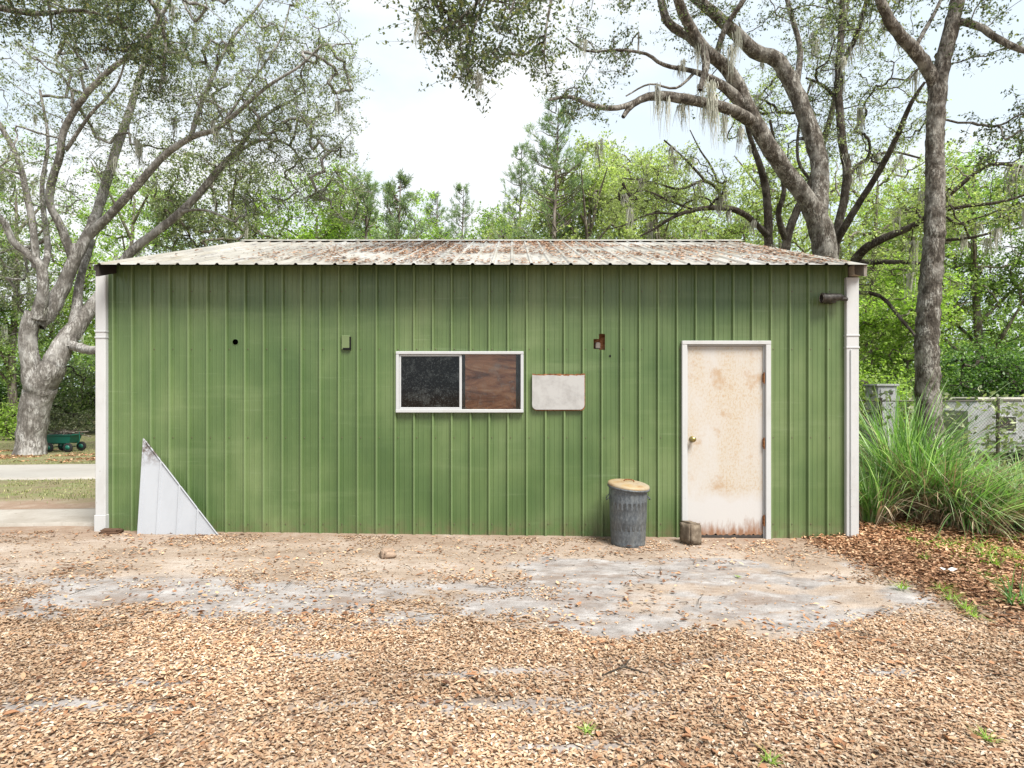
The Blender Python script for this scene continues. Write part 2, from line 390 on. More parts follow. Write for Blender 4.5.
# ================================================================ GROUND
def img_xy(x, y):
    yy = np.maximum(y, .6); return 512 + F * x / yy, HZ + F * CAMZ / yy
def masks(x, y):
    x = np.asarray(x, float); y = np.asarray(y, float)
    u, v = img_xy(x, y); wob = 26 * (fbm(x * 1.3, y * 1.8, 3) - .5) + 12 * (fbm(x * 5, y * 7, 4) - .5)
    vv = v + wob
    lit = sstep(588, 650, vv); lit = .03 + .22 * sstep(.5, .62, fbm(x * 2.4, y * 3.4, 23, 5)) * sstep(550, 585, vv) + .96 * lit; lit = np.clip(lit, 0, 1)
    # bare grey patch in front of the door
    e = ((u - 690) / 230) ** 2 + ((v - 596) / 43) ** 2 + 2.0 * (fbm(x * 1.6, y * 2.6, 8, 5) - .5)
    ee = (1 - sstep(.35, 1.5, e)); lit = lit * (1 - .96 * sstep(.35, .9, ee))
    grey = ee * (.35 + .65 * sstep(.36, .6, fbm(x * 1.9, y * 4.2, 19, 5)))
    # patchy band to the left
    band = np.exp(-((v - 606) / 27) ** 2) * (1 - sstep(470, 640, u)); pt = sstep(.36, .56, fbm(x * 1.6, y * 5.2, 21, 5))
    lit = np.maximum(lit * (1 - .9 * band * pt), .55 * band * (1 - pt) * sstep(.35, .6, fbm(x * 4, y * 6, 77))); grey = np.maximum(grey, band * pt)
    st = np.zeros_like(x)
    for (a0, b0, c0, d0) in ((90, 712, 200, 11), (470, 706, 260, 10), (430, 672, 260, 6), (760, 690, 200, 7), (60, 655, 60, 5), (350, 655, 90, 6), (700, 662, 60, 6), (150, 690, 120, 6), (560, 745, 130, 8), (900, 665, 50, 6)):
        st = np.maximum(st, np.exp(-((u - a0) / c0) ** 2 - ((v - b0 + 14 * (fbm(x * 2, y * 2, 31) - .5)) / d0) ** 2))
    st = st * sstep(.30, .48, fbm(x * 1.6, y * 6, 41, 5)); lit = lit * (1 - .85 * st); grey = np.maximum(grey, st)
    # mulch on the right
    line = 3.0 + .05 * np.maximum(0, 6.4 - y) + .7 * (fbm(x * 1.4, y * 1.4, 51) - .5)
    mul = sstep(0, .5, x - line) * sstep(3.4, 4.2, y) * (1 - sstep(8.5, 10, y))
    lit = np.maximum(lit, mul); grey = grey * (1 - mul)
    foot = np.exp(-((v - 538) / 14) ** 2) * .13; lit = np.maximum(lit, foot * sstep(.5, .62, fbm(x * 3, y * 3, 61)) * 2)
    side = 1 - sstep(-5.2, -4.6, x + .15 * (y - 7))
    lit = lit * (1 - sstep(6.6, 7.2, y) * side * .95)
    inside = (x > -4.6) & (x < 3.8) & (y > 6.35); lit = np.where(inside, 0, lit)
    grass = sstep(7.7, 8.6, y + 1.2 * (fbm(x * 1.1, y * 1.1, 71) - .5)) * np.where(x < 0, 1, sstep(9, 10.5, y))
    return lit, grey, mul, grass

def axis(a, b, st, far, ratio=1.12):
    mid = list(np.arange(a, b, st)); lo = []; s = st; v = a
    while v > -far: s *= ratio; v -= s; lo.append(v)
    hi = []; s = st; v = mid[-1]
    while v < far: s *= ratio; v += s; hi.append(v)
    return np.array(lo[::-1] + mid + hi)
gx = axis(-7.5, 8, .06, 320); gy = axis(1.8, 8.6, .045, 320, 1.08)
GX, GY = np.meshgrid(gx, gy); GZ = terrain(GX, GY)
nx, ny = len(gx), len(gy); idx = np.arange(nx * ny).reshape(ny, nx)
Q = np.stack([idx[:-1, :-1], idx[:-1, 1:], idx[1:, 1:], idx[1:, :-1]], -1).reshape(-1, 4)
lit, grey, mul, grs = masks(GX.ravel(), GY.ravel())
me = raw_mesh('ground', np.stack([GX, GY, GZ], -1).reshape(-1, 3), quads=Q, attr={'lit': lit, 'grey': grey, 'mul': mul, 'grass': grs})
m = M('ground', .95, .1)
sand = m.ramp(m.noise(1.6, 8, .62, (.8, 1.6, 1)), [(.3, (.30, .235, .18)), (.5, (.45, .375, .305)), (.7, (.57, .51, .45))])
fine = m.noise(70, 6, .7)
sand = m.mix(.5, sand, m.ramp(fine, [(.3, .55), (.7, 1.3)]), 'MULTIPLY')
gr = m.ramp(m.noise(4, 8, .68, (1, 1.6, 1)), [(.30, (.23, .21, .195)), (.5, (.40, .385, .375)), (.7, (.56, .555, .55))])
gr = m.mix(.4, gr, m.ramp(fine, [(.3, .6), (.7, 1.3)]), 'MULTIPLY')
dirt = m.ramp(m.noise(45, 6, .75), [(.32, (.20, .14, .10)), (.5, (.43, .32, .235)), (.64, (.62, .49, .38))])
mulc = m.ramp(m.noise(45, 6, .75), [(.32, (.06, .03, .018)), (.5, (.20, .11, .06)), (.66, (.4, .24, .14))])
lawn = m.ramp(m.noise(2.2, 8, .7), [(.32, (.20, .17, .11)), (.47, (.28, .25, .15)), (.6, (.22, .26, .11)), (.72, (.5, .46, .32))])
lawn = m.mix(.55, lawn, m.ramp(m.noise(38, 5, .7), [(.3, .45), (.7, 1.4)]), 'MULTIPLY')
pn = m.noise(3, 6, .6)
c = m.mix(m.ramp(m.math('ADD', m.attr('grey'), m.math('MULTIPLY', m.math('SUBTRACT', pn, .5), .7)), [(.3, 0.), (.6, 1.)]), sand, gr)
# brown grit scattered over the bare sand
grit = m.ramp(m.noise(5, 10, .78, (.6, 1.4, 1)), [(.52, 0.), (.64, .7)])
c = m.mix(grit, c, (.27, .185, .125))
c = m.mix(m.ramp(m.noise(95, 3, .6), [(.66, 0.), (.70, .9)]), c, (.12, .06, .03))
c = m.mix(m.math('MULTIPLY', m.ramp(m.math('DIVIDE', m.xyz(1), 10.0), [(.575, 0.), (.63, .8)]), m.ramp(m.noise(4, 8, .72), [(.38, .2), (.58, 1.)])), c, (.30, .21, .15))
c = m.mix(m.math('MULTIPLY', m.attr('grey'), m.ramp(m.noise(1.3, 9, .72, (1, 2.4, 1)), [(.5, 0.), (.62, .75)])), c, (.26, .20, .16))
c = m.mix(m.ramp(m.math('ADD', m.attr('lit'), m.math('MULTIPLY', m.math('SUBTRACT', m.noise(8, 6), .5), .8)), [(.35, 0.), (.75, .85)]), c, dirt)
c = m.mix(m.attr('mul'), c, mulc); c = m.mix(m.attr('grass'), c, lawn)
m.col(c, (.79, .765, .75)).bump(m.math('ADD', fine, m.math('MULTIPLY', m.noise(18, 5), 1.5)), .7, .012)
single('ground', me, m.m, kind='structure', smooth=True)

def sheet(poly, name, mat, lift=.01, thick=0.0, n=24, kind='structure', **k):
    """quad patch following the terrain (corners: near-left, near-right, far-right, far-left)"""
    p = np.array(poly, float); V = []
    for j in range(n + 1):
        for i in range(n + 1):
            a, b = i / n, j / n; q = (p[0] * (1 - a) + p[1] * a) * (1 - b) + (p[3] * (1 - a) + p[2] * a) * b
            V.append((q[0], q[1], float(terrain(q[0], q[1])) + lift))
    V = np.array(V); ix = np.arange((n + 1) ** 2).reshape(n + 1, n + 1)
    q = np.stack([ix[:-1, :-1], ix[:-1, 1:], ix[1:, 1:], ix[1:, :-1]], -1).reshape(-1, 4)
    if thick:
        m0 = len(V); per = list(ix[0, :]) + list(ix[1:, -1]) + list(ix[-1, -2::-1]) + list(ix[-2:0:-1, 0]); dn = V[per] - [0, 0, thick]
        V = np.vstack([V, dn]); kk = len(per); s = np.array([[per[i], m0 + i, m0 + (i + 1) % kk, per[(i + 1) % kk]] for i in range(kk)]); q = np.vstack([q, s])
    return single(name, (V, q, None), mat, kind=kind, **k)
m = M('concrete', .9, .2); c = m.ramp(m.noise(1.4, 9, .65), [(.3, (.42, .38, .33)), (.55, (.58, .55, .51)), (.75, (.68, .66, .62))])
c = m.mix(m.ramp(m.noise(9, 8, .75), [(.55, 0.), (.7, .6)]), c, (.28, .23, .18)); m.col(c, (.60, .585, .56)).bump(m.noise(60, 5), .4, .004)
concrete = m.m
m = M('concrete_pale', .9, .2); c = m.ramp(m.noise(.8, 9, .65), [(.3, (.62, .59, .54)), (.7, (.8, .78, .74))])
m.col(m.mix(m.ramp(m.noise(7, 8, .75), [(.6, 0.), (.72, .4)]), c, (.4, .34, .27)), (.56, .545, .53)); pale = m.m
sheet([(-9.5, 6.62), (-4.52, 6.62), (-4.52, 7.40), (-9.5, 7.40)], 'slab', concrete, .035, .09, 20)
sheet([(-4.51, 6.6), (-4.36, 6.6), (-4.36, 9.2), (-4.51, 9.2)], 'apron', concrete, .045, .09, 8)
sheet([(-30, 9.2), (4, 13.4), (4, 18.2), (-30, 13.0)], 'driveway', pale, .03, .08, 40)

# ---------------------------------------------------------------- leaf litter
def litter(rng, n, xr, yr, fn, Ln, Wd, thr_noise=None, lift=.004, pile=.03):
    x = rng.uniform(*xr, n); y = rng.uniform(*yr, n); p = fn(x, y); k = rng.uniform(0, 1, n) < p; x, y = x[k], y[k]; n = len(x)
    a = rng.uniform(0, 2 * math.pi, n); tilt = rng.normal(0, .15, n); roll = rng.normal(0, .2, n)
    ax = np.stack([np.cos(a) * np.cos(tilt), np.sin(a) * np.cos(tilt), np.sin(tilt)], 1)
    sd_ = np.stack([-np.sin(a), np.cos(a), np.zeros(n)], 1); up = np.cross(ax, sd_); b = sd_ * np.cos(roll)[:, None] + up * np.sin(roll)[:, None]; c = np.cross(ax, b)
    l = (Ln * np.clip(rng.lognormal(-.12, .38, n), .3, 2.3))[:, None]; w_ = (Wd * rng.uniform(.6, 1.3, n))[:, None]; cu = (rng.uniform(-.3, .45, n))[:, None] * l
    z = terrain(x, y) + lift + rng.uniform(0, pile, n) * p[k] ** 2 + np.abs(np.sin(tilt)) * Ln * .4
    o = np.stack([x, y, z], 1); f = c * w_ * rng.uniform(-.1, .5, n)[:, None]
    V = np.stack([o - ax * l * .5, o - ax * l * .18 + b * w_ * .5 + f + c * cu * .1, o + ax * l * .2 + b * w_ * .42 + f + c * cu * .1, o + ax * l * .5 + c * cu * .3,
                  o + ax * l * .2 - b * w_ * .42 + f + c * cu * .1, o - ax * l * .18 - b * w_ * .5 + f + c * cu * .1], 1).reshape(-1, 3)
    i = np.arange(n)[:, None] * 6; q = np.concatenate([i + [0, 1, 2, 3], i + [0, 3, 4, 5]], 1).reshape(-1, 4)
    return V, q, {'rnd': np.repeat(rng.uniform(0, 1, n) ** .9, 6)}
rng = np.random.default_rng(11)
def d_main(x, y):
    l, g, mu, gs = masks(x, y); return np.clip(l * (1 - mu), 0, 1) * np.clip(.15 + 1.35 * (fbm(x * 2.2, y * 4.5, 91, 5)), .2, 1)
def d_sc(x, y):
    l, g, mu, gs = masks(x, y); ins = (x > -4.6) & (x < 3.8) & (y > 6.35)
    return np.where(ins | (y > 6.6), 0, .08 + .7 * sstep(.5, .62, fbm(x * 1.7, y * 2.6, 131, 5)))
single('scattered_leaves', litter(rng, 9000, (-5.5, 6), (1.8, 6.6), d_sc, .042, .021, lift=.010), lf_mulch, 'larger brown oak leaves strewn over the sand and tan litter', 'fallen leaves', kind='stuff')
tws = MB()
for k_ in range(150):
    tx_, ty_ = rng.uniform(-4.5, 5), rng.uniform(1.9, 6.1); an_ = rng.uniform(0, 3.14); tl_ = rng.uniform(.03, .11); tz_ = T(tx_, ty_) + .016
    tws.tube([(tx_ - math.cos(an_) * tl_, ty_ - math.sin(an_) * tl_, tz_), (tx_ + rng.normal(0, .01), ty_ + rng.normal(0, .01), tz_ + .006), (tx_ + math.cos(an_) * tl_, ty_ + math.sin(an_) * tl_, tz_)], .0022, 4)
single('small_twigs', tws, bark_thin, 'small dry twigs scattered among the fallen leaves', 'twigs', kind='stuff')
def d_mul(x, y):
    l, g, mu, gs = masks(x, y); return mu * .95
single('leaf_litter', litter(rng, 520000, (-5.5, 6), (1.8, 6.4), d_main, .025, .0135, pile=.008), lf_litter, 'fallen tan leaves carpeting the yard in front of the green shed', 'fallen leaves', kind='stuff')
single('leaf_mulch', litter(rng, 70000, (3.0, 8.5), (3.4, 9), d_mul, .042, .021, pile=.04), lf_mulch, 'reddish brown fallen leaves under the tall grass right of the shed', 'fallen leaves', kind='stuff')
def d_left(x, y): return .5 * sstep(.45, .7, fbm(x * .8, y * .8, 15)) * (np.hypot(x + 15.5, (y - 19)) < 5)
single('leaf_scatter', litter(rng, 30000, (-22, -9), (14.5, 24), d_left, .10, .06), lf_mulch, 'brown leaves scattered round the foot of the big pale oak', 'fallen leaves', kind='stuff')
# short grass on the left lawn
def grass_tufts(rng, x, y, h, wd, n_per, sp, lean=.5):
    n = len(x) * n_per; X = np.repeat(x, n_per) + rng.normal(0, sp, n); Y = np.repeat(y, n_per) + rng.normal(0, sp, n); Z = terrain(X, Y)
    a = rng.uniform(0, 2 * math.pi, n); H = h * rng.uniform(.5, 1.3, n); le = lean * rng.uniform(.2, 1, n) * H
    o = np.stack([X, Y, Z], 1); d = np.stack([np.cos(a), np.sin(a), np.zeros(n)], 1); s = np.stack([-np.sin(a), np.cos(a), np.zeros(n)], 1) * wd
    mid = o + d * (le * .3)[:, None] + np.array([0, 0, 1.]) * (H * .6)[:, None]; tip = o + d * le[:, None] + np.array([0, 0, 1.]) * H[:, None]
    V = np.stack([o - s, mid - s * .8, tip, mid + s * .8], 1)
    V = np.stack([o, mid - s, tip, mid + s], 1).reshape(-1, 3); return V, np.arange(n * 4).reshape(n, 4), {'rnd': np.repeat(rng.uniform(0, 1, n), 4)}
x = rng.uniform(-30, -3.5, 16000); y = rng.uniform(7.8, 34, 16000)
k = (masks(x, y)[3] > .5) & (fbm(x * .9, y * .9, 71) > .42) & ~((y > 9.2 + (x + 30) * .1235) & (y < 13.0 + (x + 30) * .153)) & (np.abs(x / y) < 1.1)
single('lawn_grass', grass_tufts(rng, x[k], y[k], .035, .006, 9, .16, .9), lf_lawn, 'thin patchy lawn grass left of the shed', 'grass', kind='stuff')
x = rng.uniform(4.2, 16, 11000); y = rng.uniform(6.6, 19, 11000); k = (x > 4.2 + .0 * y) & (np.abs(x / y) < 1.2) & (x - 4.9 > (8.0 - y) * .5)
single('wild_grass', grass_tufts(rng, x[k], y[k], .17, .007, 9, .15, .8), lf_bright, 'yellow green weedy grass behind the tall clumps by the wire fence', 'grass', kind='stuff')

# ================================================================ SHED
YW = 6.45; S = F / YW
def WX(px): return (px - 512) / S
def WZ(py): return CAMZ + (HZ - py) / S
XL, XR = WX(96.5), WX(858); DEP = 6.35; YB = YW + DEP; ZE = WZ(262)
YR = YW + DEP / 2
ZR0 = CAMZ + (HZ - 264.5) / F * (YW - .30)
PITCH = 0.318
# --- materials
m = M('green_steel', .36, .5)
sm = m.noise(1.1, 6, .6, (1, 1, .8)); st = m.noise(16, 4, .6, (1, 1, .05)); hz = m.noise(1.2, 5, .65, (.35, 1, 4))
c = m.ramp(sm, [(.3, (.084, .142, .048)), (.5, (.116, .177, .063)), (.72, (.172, .23, .096))])
c = m.mix(.35, c, m.ramp(st, [(.3, .8), (.7, 1.2)]), 'MULTIPLY')
c = m.mix(m.ramp(hz, [(.54, 0.), (.7, .3)]), c, (.24, .30, .15))
c = m.mix(m.ramp(m.noise(2.2, 6, .7, (.5, 1, 9)), [(.6, 0.), (.74, .35)]), c, (.30, .36, .22))
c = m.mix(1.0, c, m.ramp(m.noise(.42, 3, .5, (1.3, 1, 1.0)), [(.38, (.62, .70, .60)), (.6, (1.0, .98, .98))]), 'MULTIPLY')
c = m.mix(m.ramp(m.noise(60, 3, .7), [(.68, 0.), (.74, .5)]), c, (.06, .07, .035))
crest_highlight = m.ramp(m.math('MULTIPLY', m.xyz(1), -1.0), [(.010, 0.), (.024, .3)]); c = m.mix(crest_highlight, c, (.27, .36, .17))  # bright highlight along the rib crests, put into the paint colour
zz = m.xyz(2); dirtm = m.math('MULTIPLY', m.ramp(zz, [(.0, 1.), (.22, 0.)]), m.ramp(m.noise(9, 6, .7), [(.42, 0.), (.66, .8)]))
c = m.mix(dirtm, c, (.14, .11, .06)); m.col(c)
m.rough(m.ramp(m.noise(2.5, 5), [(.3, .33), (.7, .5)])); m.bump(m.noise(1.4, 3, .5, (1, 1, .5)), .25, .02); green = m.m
def white_paint(name, stain=.5, base=(.74, .73, .71)):
    m = M(name, .45, .4); c = m.mix(m.ramp(m.noise(3, 8, .7, (1, 1, .4)), [(.5, 0.), (.75, stain)]), base, (.47, .44, .39))
    c = m.mix(m.ramp(m.noise(24, 5, .7), [(.66, 0.), (.72, .6)]), c, (.25, .17, .10)); m.col(c, (.70, .715, .73)).bump(m.noise(8, 4), .2, .005); return m.m
white = white_paint('white_paint'); white2 = white_paint('white_window', .3, (.68, .68, .67))
m = M('roof_steel', .42, .5, .25)
c = m.ramp(m.noise(1.2, 8, .65, (1.6, .35, 1)), [(.3, (.40, .39, .36)), (.5, (.60, .57, .50)), (.68, (.78, .77, .74))])
c = m.mix(m.ramp(m.noise(2.4, 7, .7, (3, .25, 1)), [(.5, 0.), (.7, .7)]), c, (.36, .30, .19))
c = m.mix(m.ramp(m.noise(5, 7, .7, (4, .22, 1)), [(.54, 0.), (.66, .75)]), c, (.17, .15, .14)); m.col(c, (.70, .695, .69)); roofm = m.m
m = M('dark_void', .95, .1); m.col((.012, .012, .012)); void = m.m
m = M('interior', .95, .1); m.col((.06, .055, .05)); inter = m.m
m = M('rust_brown', .9, .2); m.col(m.ramp(m.noise(40, 6, .7), [(.3, (.05, .02, .01)), (.5, (.22, .09, .035)), (.7, (.38, .2, .1))])); rust = m.m

BAS = (0, YW, 0)
shed = Thing('metal_shed', 'long green ribbed metal shed with white door and low leaf strewn roof', 'shed', ((XL + XR) / 2, YW, 0))
openings = [(WX(397) + .02, WX(523) - .02, WZ(411) + .02, WZ(352) - .02), (WX(683), WX(767), -.2, WZ(343)),
            (WX(593.5), WX(605), WZ(350), WZ(334)), (WX(233.2), WX(237.8), WZ(344.3), WZ(339.7))]
def ribs(x0, x1, phase, pitch=.2016, depth=.027, top=.014, base_=.040):
    xs = [(x0, 0)]; k = math.floor((x0 - phase) / pitch)
    while True:
        c0 = phase + k * pitch; k += 1
        if c0 > x1 + .1: break
        for dx, h in ((-base_ / 2, 0), (-top / 2, depth), (top / 2, depth), (base_ / 2, 0)):
            if x0 < c0 + dx < x1: xs.append((c0 + dx, h))
        for j in (1, 2, 3):     # shallow striations between the ribs
            for dx, h in ((-.007, 0), (0, .0035), (.007, 0)):
                q = c0 + pitch * j / 4 + dx
                if x0 < q < x1: xs.append((q, h))
    xs.append((x1, 0)); return sorted(xs)
pr = ribs(XL + .02, XR - .02, WX(208))
def hat(x):
    xs_, hs_ = zip(*pr); return float(np.interp(x, xs_, hs_))
allx = sorted(set([p[0] for p in pr] + [v for o_ in openings for v in (o_[0], o_[1]) if XL < v < XR] + [WX(599), WX(601)]))
mb = MB()
for a, b in zip(allx[:-1], allx[1:]):
    if b - a < 1e-5: continue
    cx = (a + b) / 2; cuts = [(o_[2], o_[3]) for o_ in openings if o_[0] - 1e-6 < cx < o_[1] + 1e-6]
    if WX(593.5) < cx < WX(599): cuts = [(WZ(349), WZ(339))] 
    z = -.15; segs = []
    for z0, z1 in sorted(cuts):
        if z0 > z: segs.append((z, z0))
        z = z1
    segs.append((z, ZE - .02))
    for z0, z1 in segs:
        mb.add([(a, YW - hat(a), z0), (b, YW - hat(b), z0), (b, YW - hat(b), z1), (a, YW - hat(a), z1)], [(0, 1, 2, 3)])
nfw = len(mb.f)
scr = MB()     # screw heads in three rows
for k in range(-3, 60):
    c0 = WX(208) + k * .2016
    if not XL + .1 < c0 < XR - .1: continue
    for zr in (.12, 1.05, 2.0, 2.62):
        xx = c0 + .028
        if any(o_[0] - .03 < xx < o_[1] + .03 and o_[2] - .03 < zr < o_[3] + .03 for o_ in openings): continue
        scr.lathe([(.0065, 0), (.0065, .004), (.0, .006)], (xx, YW - .0005, zr), 6, [[1, 0, 0], [0, 0, -1], [0, 1, 0]])
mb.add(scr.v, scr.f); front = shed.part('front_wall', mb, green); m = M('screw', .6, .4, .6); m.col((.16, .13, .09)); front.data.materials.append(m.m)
for p_ in front.data.polygons[nfw:]: p_.material_index = 1
# side and back walls, gables
def wall_side(x, sgn):
    mb = MB(); pitch = .2; y = YW + .01; n = int(DEP / pitch) * 4; ys = []
    k = 0
    while YW + k * pitch < YB:
        c0 = YW + .1 + k * pitch; ys += [(c0 - .018, 0), (c0 - .008, .02), (c0 + .008, .02), (c0 + .018, 0)]; k += 1
    ys = [(YW + .002, 0)] + [q for q in ys if YW + .01 < q[0] < YB - .01] + [(YB, 0)]
    if YR not in [q[0] for q in ys]: ys.append((YR, 0))
    ys.sort()
    top = lambda yy: ZR0 + .3 * PITCH - .03 + (min(yy, 2 * YR - yy) - YW) * PITCH - .01
    for (a, ha), (b, hb) in zip(ys[:-1], ys[1:]):
        mb.add([(x + sgn * ha, a, -.9), (x + sgn * hb, b, -.9), (x + sgn * hb, b, top(b)), (x + sgn * ha, a, top(a))], [(0, 1, 2, 3)])
    return mb
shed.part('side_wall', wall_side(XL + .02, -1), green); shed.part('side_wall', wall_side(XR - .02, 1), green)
mb = MB()
prb = ribs(XL + .02, XR - .02, WX(208))
for (a, ha), (b, hb) in zip(prb[:-1], prb[1:]): mb.add([(a, YB + ha, -.9), (b, YB + hb, -.9), (b, YB + hb, ZE), (a, YB + ha, ZE)], [(0, 1, 2, 3)])
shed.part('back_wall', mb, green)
shed.part('floor_slab', MB().box(XL + .03, XR - .03, YW + .06, YB - .02, -.4, .02), inter)
# --- roof
OH = .30
RX0, RX1 = (94 - 512) / (F / (YW - OH)), (868.5 - 512) / (F / (YW - OH))
def roof_half(sg):
    mb = MB(); xs = []; k = 0; pitch = .2016; x = RX0 + .05
    pts = [(RX0, 0)]
    while x < RX1 - .03:
        pts += [(x - .022, 0), (x - .009, .017), (x + .009, .017), (x + .022, 0)]; x += pitch
    pts.append((RX1, 0)); n = 8; hw = DEP / 2 + OH
    z0 = ZR0
    for j in range(n):
        for (a, ha), (b, hb) in zip(pts[:-1], pts[1:]):
            q = []
            for (xx, hh, t) in ((a, ha, j / n), (b, hb, j / n), (b, hb, (j + 1) / n), (a, ha, (j + 1) / n)):
                yy = hw * t; q.append((xx, (YW - OH + yy) if sg > 0 else (YB + OH - yy), z0 + yy * PITCH + hh))
            mb.add(q, [(0, 1, 2, 3)])
    return mb
roof = shed.part('roof', roof_half(1), roofm); hw = DEP / 2 + OH; ZRR = ZR0 + hw * PITCH
rb = MB(); tmp = roof_half(-1); rb.v = tmp.v; rb.f = tmp.f; shed.part('roof', rb, roofm)
mb = MB(); 
for i, (y0, z0, y1, z1) in enumerate(((YR - .16, ZRR - .16 * PITCH + .026, YR, ZRR + .035), (YR, ZRR + .035, YR + .16, ZRR - .16 * PITCH + .026))):
    mb.add([(RX0 - .005, y0, z0), (RX1 + .005, y0, z0), (RX1 + .005, y1, z1), (RX0 - .005, y1, z1)], [(0, 1, 2, 3)])
shed.part('ridge_cap', mb, roofm, parent=roof)
# added shade sheet under the eave, rake boards, eave angle
m = M('trim_brown', .7, .3); m.col(m.ramp(m.noise(5, 6, .7), [(.3, (.12, .10, .085)), (.7, (.27, .235, .2))])); brown = m.m
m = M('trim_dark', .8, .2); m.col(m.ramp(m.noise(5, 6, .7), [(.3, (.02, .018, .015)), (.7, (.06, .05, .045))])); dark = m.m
for (xa, xb, mt) in ((RX0 + .003, RX0 + .035, dark), (RX1 - .035, RX1 - .003, brown)):
    mb = MB(); y0 = YW - OH + .02; y1 = YR; zf = lambda y_: ZR0 + (y_ - (YW - OH)) * PITCH - .004
    for ya, yb_, s_ in ((y0, y1, 1), (2 * YR - y0, y1, -1)):
        za, zb = ZR0 + .02 * PITCH - .004, ZRR - .004; h = .12
        mb.add([(xa, ya, za), (xb, ya, za), (xb, ya, za - h), (xa, ya, za - h), (xa, yb_, zb), (xb, yb_, zb), (xb, yb_, zb - h), (xa, yb_, zb - h)],
               [(0, 3, 2, 1), (4, 5, 6, 7), (0, 1, 5, 4), (3, 7, 6, 2), (1, 2, 6, 5), (0, 4, 7, 3)])
    shed.part('rake_board', mb, mt)
shed.part('eave_shade_sheet', MB().add([(RX0 + .05, YW - OH + .03, ZR0 - .012 + .03 * PITCH), (RX1 - .05, YW - OH + .03, ZR0 - .012 + .03 * PITCH), (RX1 - .05, YW - .03, ZR0 + (OH - .03) * PITCH - .02), (RX0 + .05, YW - .03, ZR0 + (OH - .03) * PITCH - .02)], [(0, 1, 2, 3)]), dark, parent=roof)  # dark sheet added under the overhang to darken the wall top
# --- white corner trims
def corner(px0, px1, ytop, ybot, dpt, joints):
    c_ = shed.part('corner_trim', MB().bbox(WX(px0), WX(px1), YW - .05, YW + dpt, WZ(ybot), WZ(ytop), .006), white)
    for j in joints:
        shed.part('trim_seam', MB().bbox(WX(px0) - .004, WX(px1) + .004, YW - .056, YW + dpt + .004, WZ(j + 1.6), WZ(j), .002), dark if False else white2, parent=c_)
    return c_
ct = corner(98.3, 108.4, 273, 536, .12, (331, 337, 514)); shed.part('trim_foot', MB().bbox(WX(97.8), WX(109), YW - .06, YW + .13, -.05, WZ(514), .004), white, parent=ct)
ct = corner(844, 856.5, 278, 536, .14, (335, 347))
shed.part('trim_lip', MB().bbox(WX(845.5) + .02, WX(845.5) + .035, YW - .062, YW - .048, -.02, WZ(350), .003), white2, parent=ct)
m = M('weathered_wood', .85, .2); m.col(m.ramp(m.noise(12, 6, .7, (.4, 1, 1)), [(.3, (.33, .27, .21)), (.7, (.58, .53, .46))])); wood = m.m
shed.part('rafter_end', MB().bbox(WX(848), WX(858), YW - .11, YW + .2, WZ(277), WZ(267), .004), wood)
shed.part('rafter_end', MB().bbox(WX(96), WX(99), YW - .04, YW + .2, WZ(271), WZ(265.5), .004), dark)

# --- window
wn = MB(); wx0, wx1, wz0, wz1 = WX(396.5), WX(523.5), WZ(412.5), WZ(351.5); ft = .032; yf0, yf1 = YW - .045, YW + .03
wn.bbox(wx0, wx1, yf0, yf1, wz1 - ft, wz1, .004); wn.bbox(wx0, wx1, yf0 - .008, yf1, wz0, wz0 + ft * 1.1, .004)
wn.bbox(wx0, wx0 + ft, yf0 + .002, yf1 - .002, wz0 + ft * 1.1, wz1 - ft, .004); wn.bbox(wx1 - ft, wx1, yf0 + .002, yf1 - .002, wz0 + ft * 1.1, wz1 - ft, .004)
win = shed.part('window', wn, white2)
xm = WX(460.5)
sash = MB(); s0, s1 = wx0 + ft + .001, xm + .016; b0, b1 = wz0 + ft * 1.1 + .001, wz1 - ft - .001; u = .02
for bb in ((s0, s1, b1 - u, b1), (s0, s1, b0, b0 + u), (s0, s0 + u, b0 + u, b1 - u), (s1 - u * 1.3, s1, b0 + u, b1 - u)): sash.bbox(bb[0], bb[1], YW - .03, YW - .012, bb[2], bb[3], .003)
shed.part('sash', sash, white2, parent=win)
def mk_glass(name, tint, dk):
  m = M(name, .12, .5); m.b.inputs['Base Color'].default_value = (.02, .024, .022, 1)
  gl = m.N('ShaderNodeBsdfGlossy'); gl.inputs['Roughness'].default_value = .08; tr = m.N('ShaderNodeBsdfTransparent'); tr.inputs[0].default_value = (*tint, 1)
  fr = m.N('ShaderNodeFresnel'); fr.inputs[0].default_value = 1.45; g1 = m.N('ShaderNodeMixShader'); m.L(fr.outputs[0], g1.inputs[0]); m.L(tr.outputs[0], g1.inputs[1]); m.L(gl.outputs[0], g1.inputs[2])
  df = m.N('ShaderNodeBsdfDiffuse'); df.inputs[0].default_value = (.26, .29, .28, 1)
  dd = m.math('ADD', m.ramp(m.noise(50, 7, .8), [(.54, 0.), (.74, dk)]), m.ramp(m.noise(7, 7, .75), [(.52, .0), (.78, .2)]), True)
  g2 = m.N('ShaderNodeMixShader'); m.L(dd, g2.inputs[0]); m.L(g1.outputs[0], g2.inputs[1]); m.L(df.outputs[0], g2.inputs[2]); m.L(g2.outputs[0], m.out.inputs[0]); return m.m
glass_l = mk_glass('dusty_dark_glass', (.16, .21, .215), .35); glass_r = mk_glass('dusty_glass', (.95, .95, .94), .32)
shed.part('pane', MB().box(s0 + u, s1 - u, YW - .023, YW - .019, b0 + u, b1 - u), glass_l, parent=win, label='dark dusty left pane')
shed.part('pane', MB().box(xm + .018, wx1 - ft, YW + .0, YW + .004, b0, b1), glass_r, parent=win, label='cloudy right pane with plywood behind')
m = M('plywood', .8, .2)
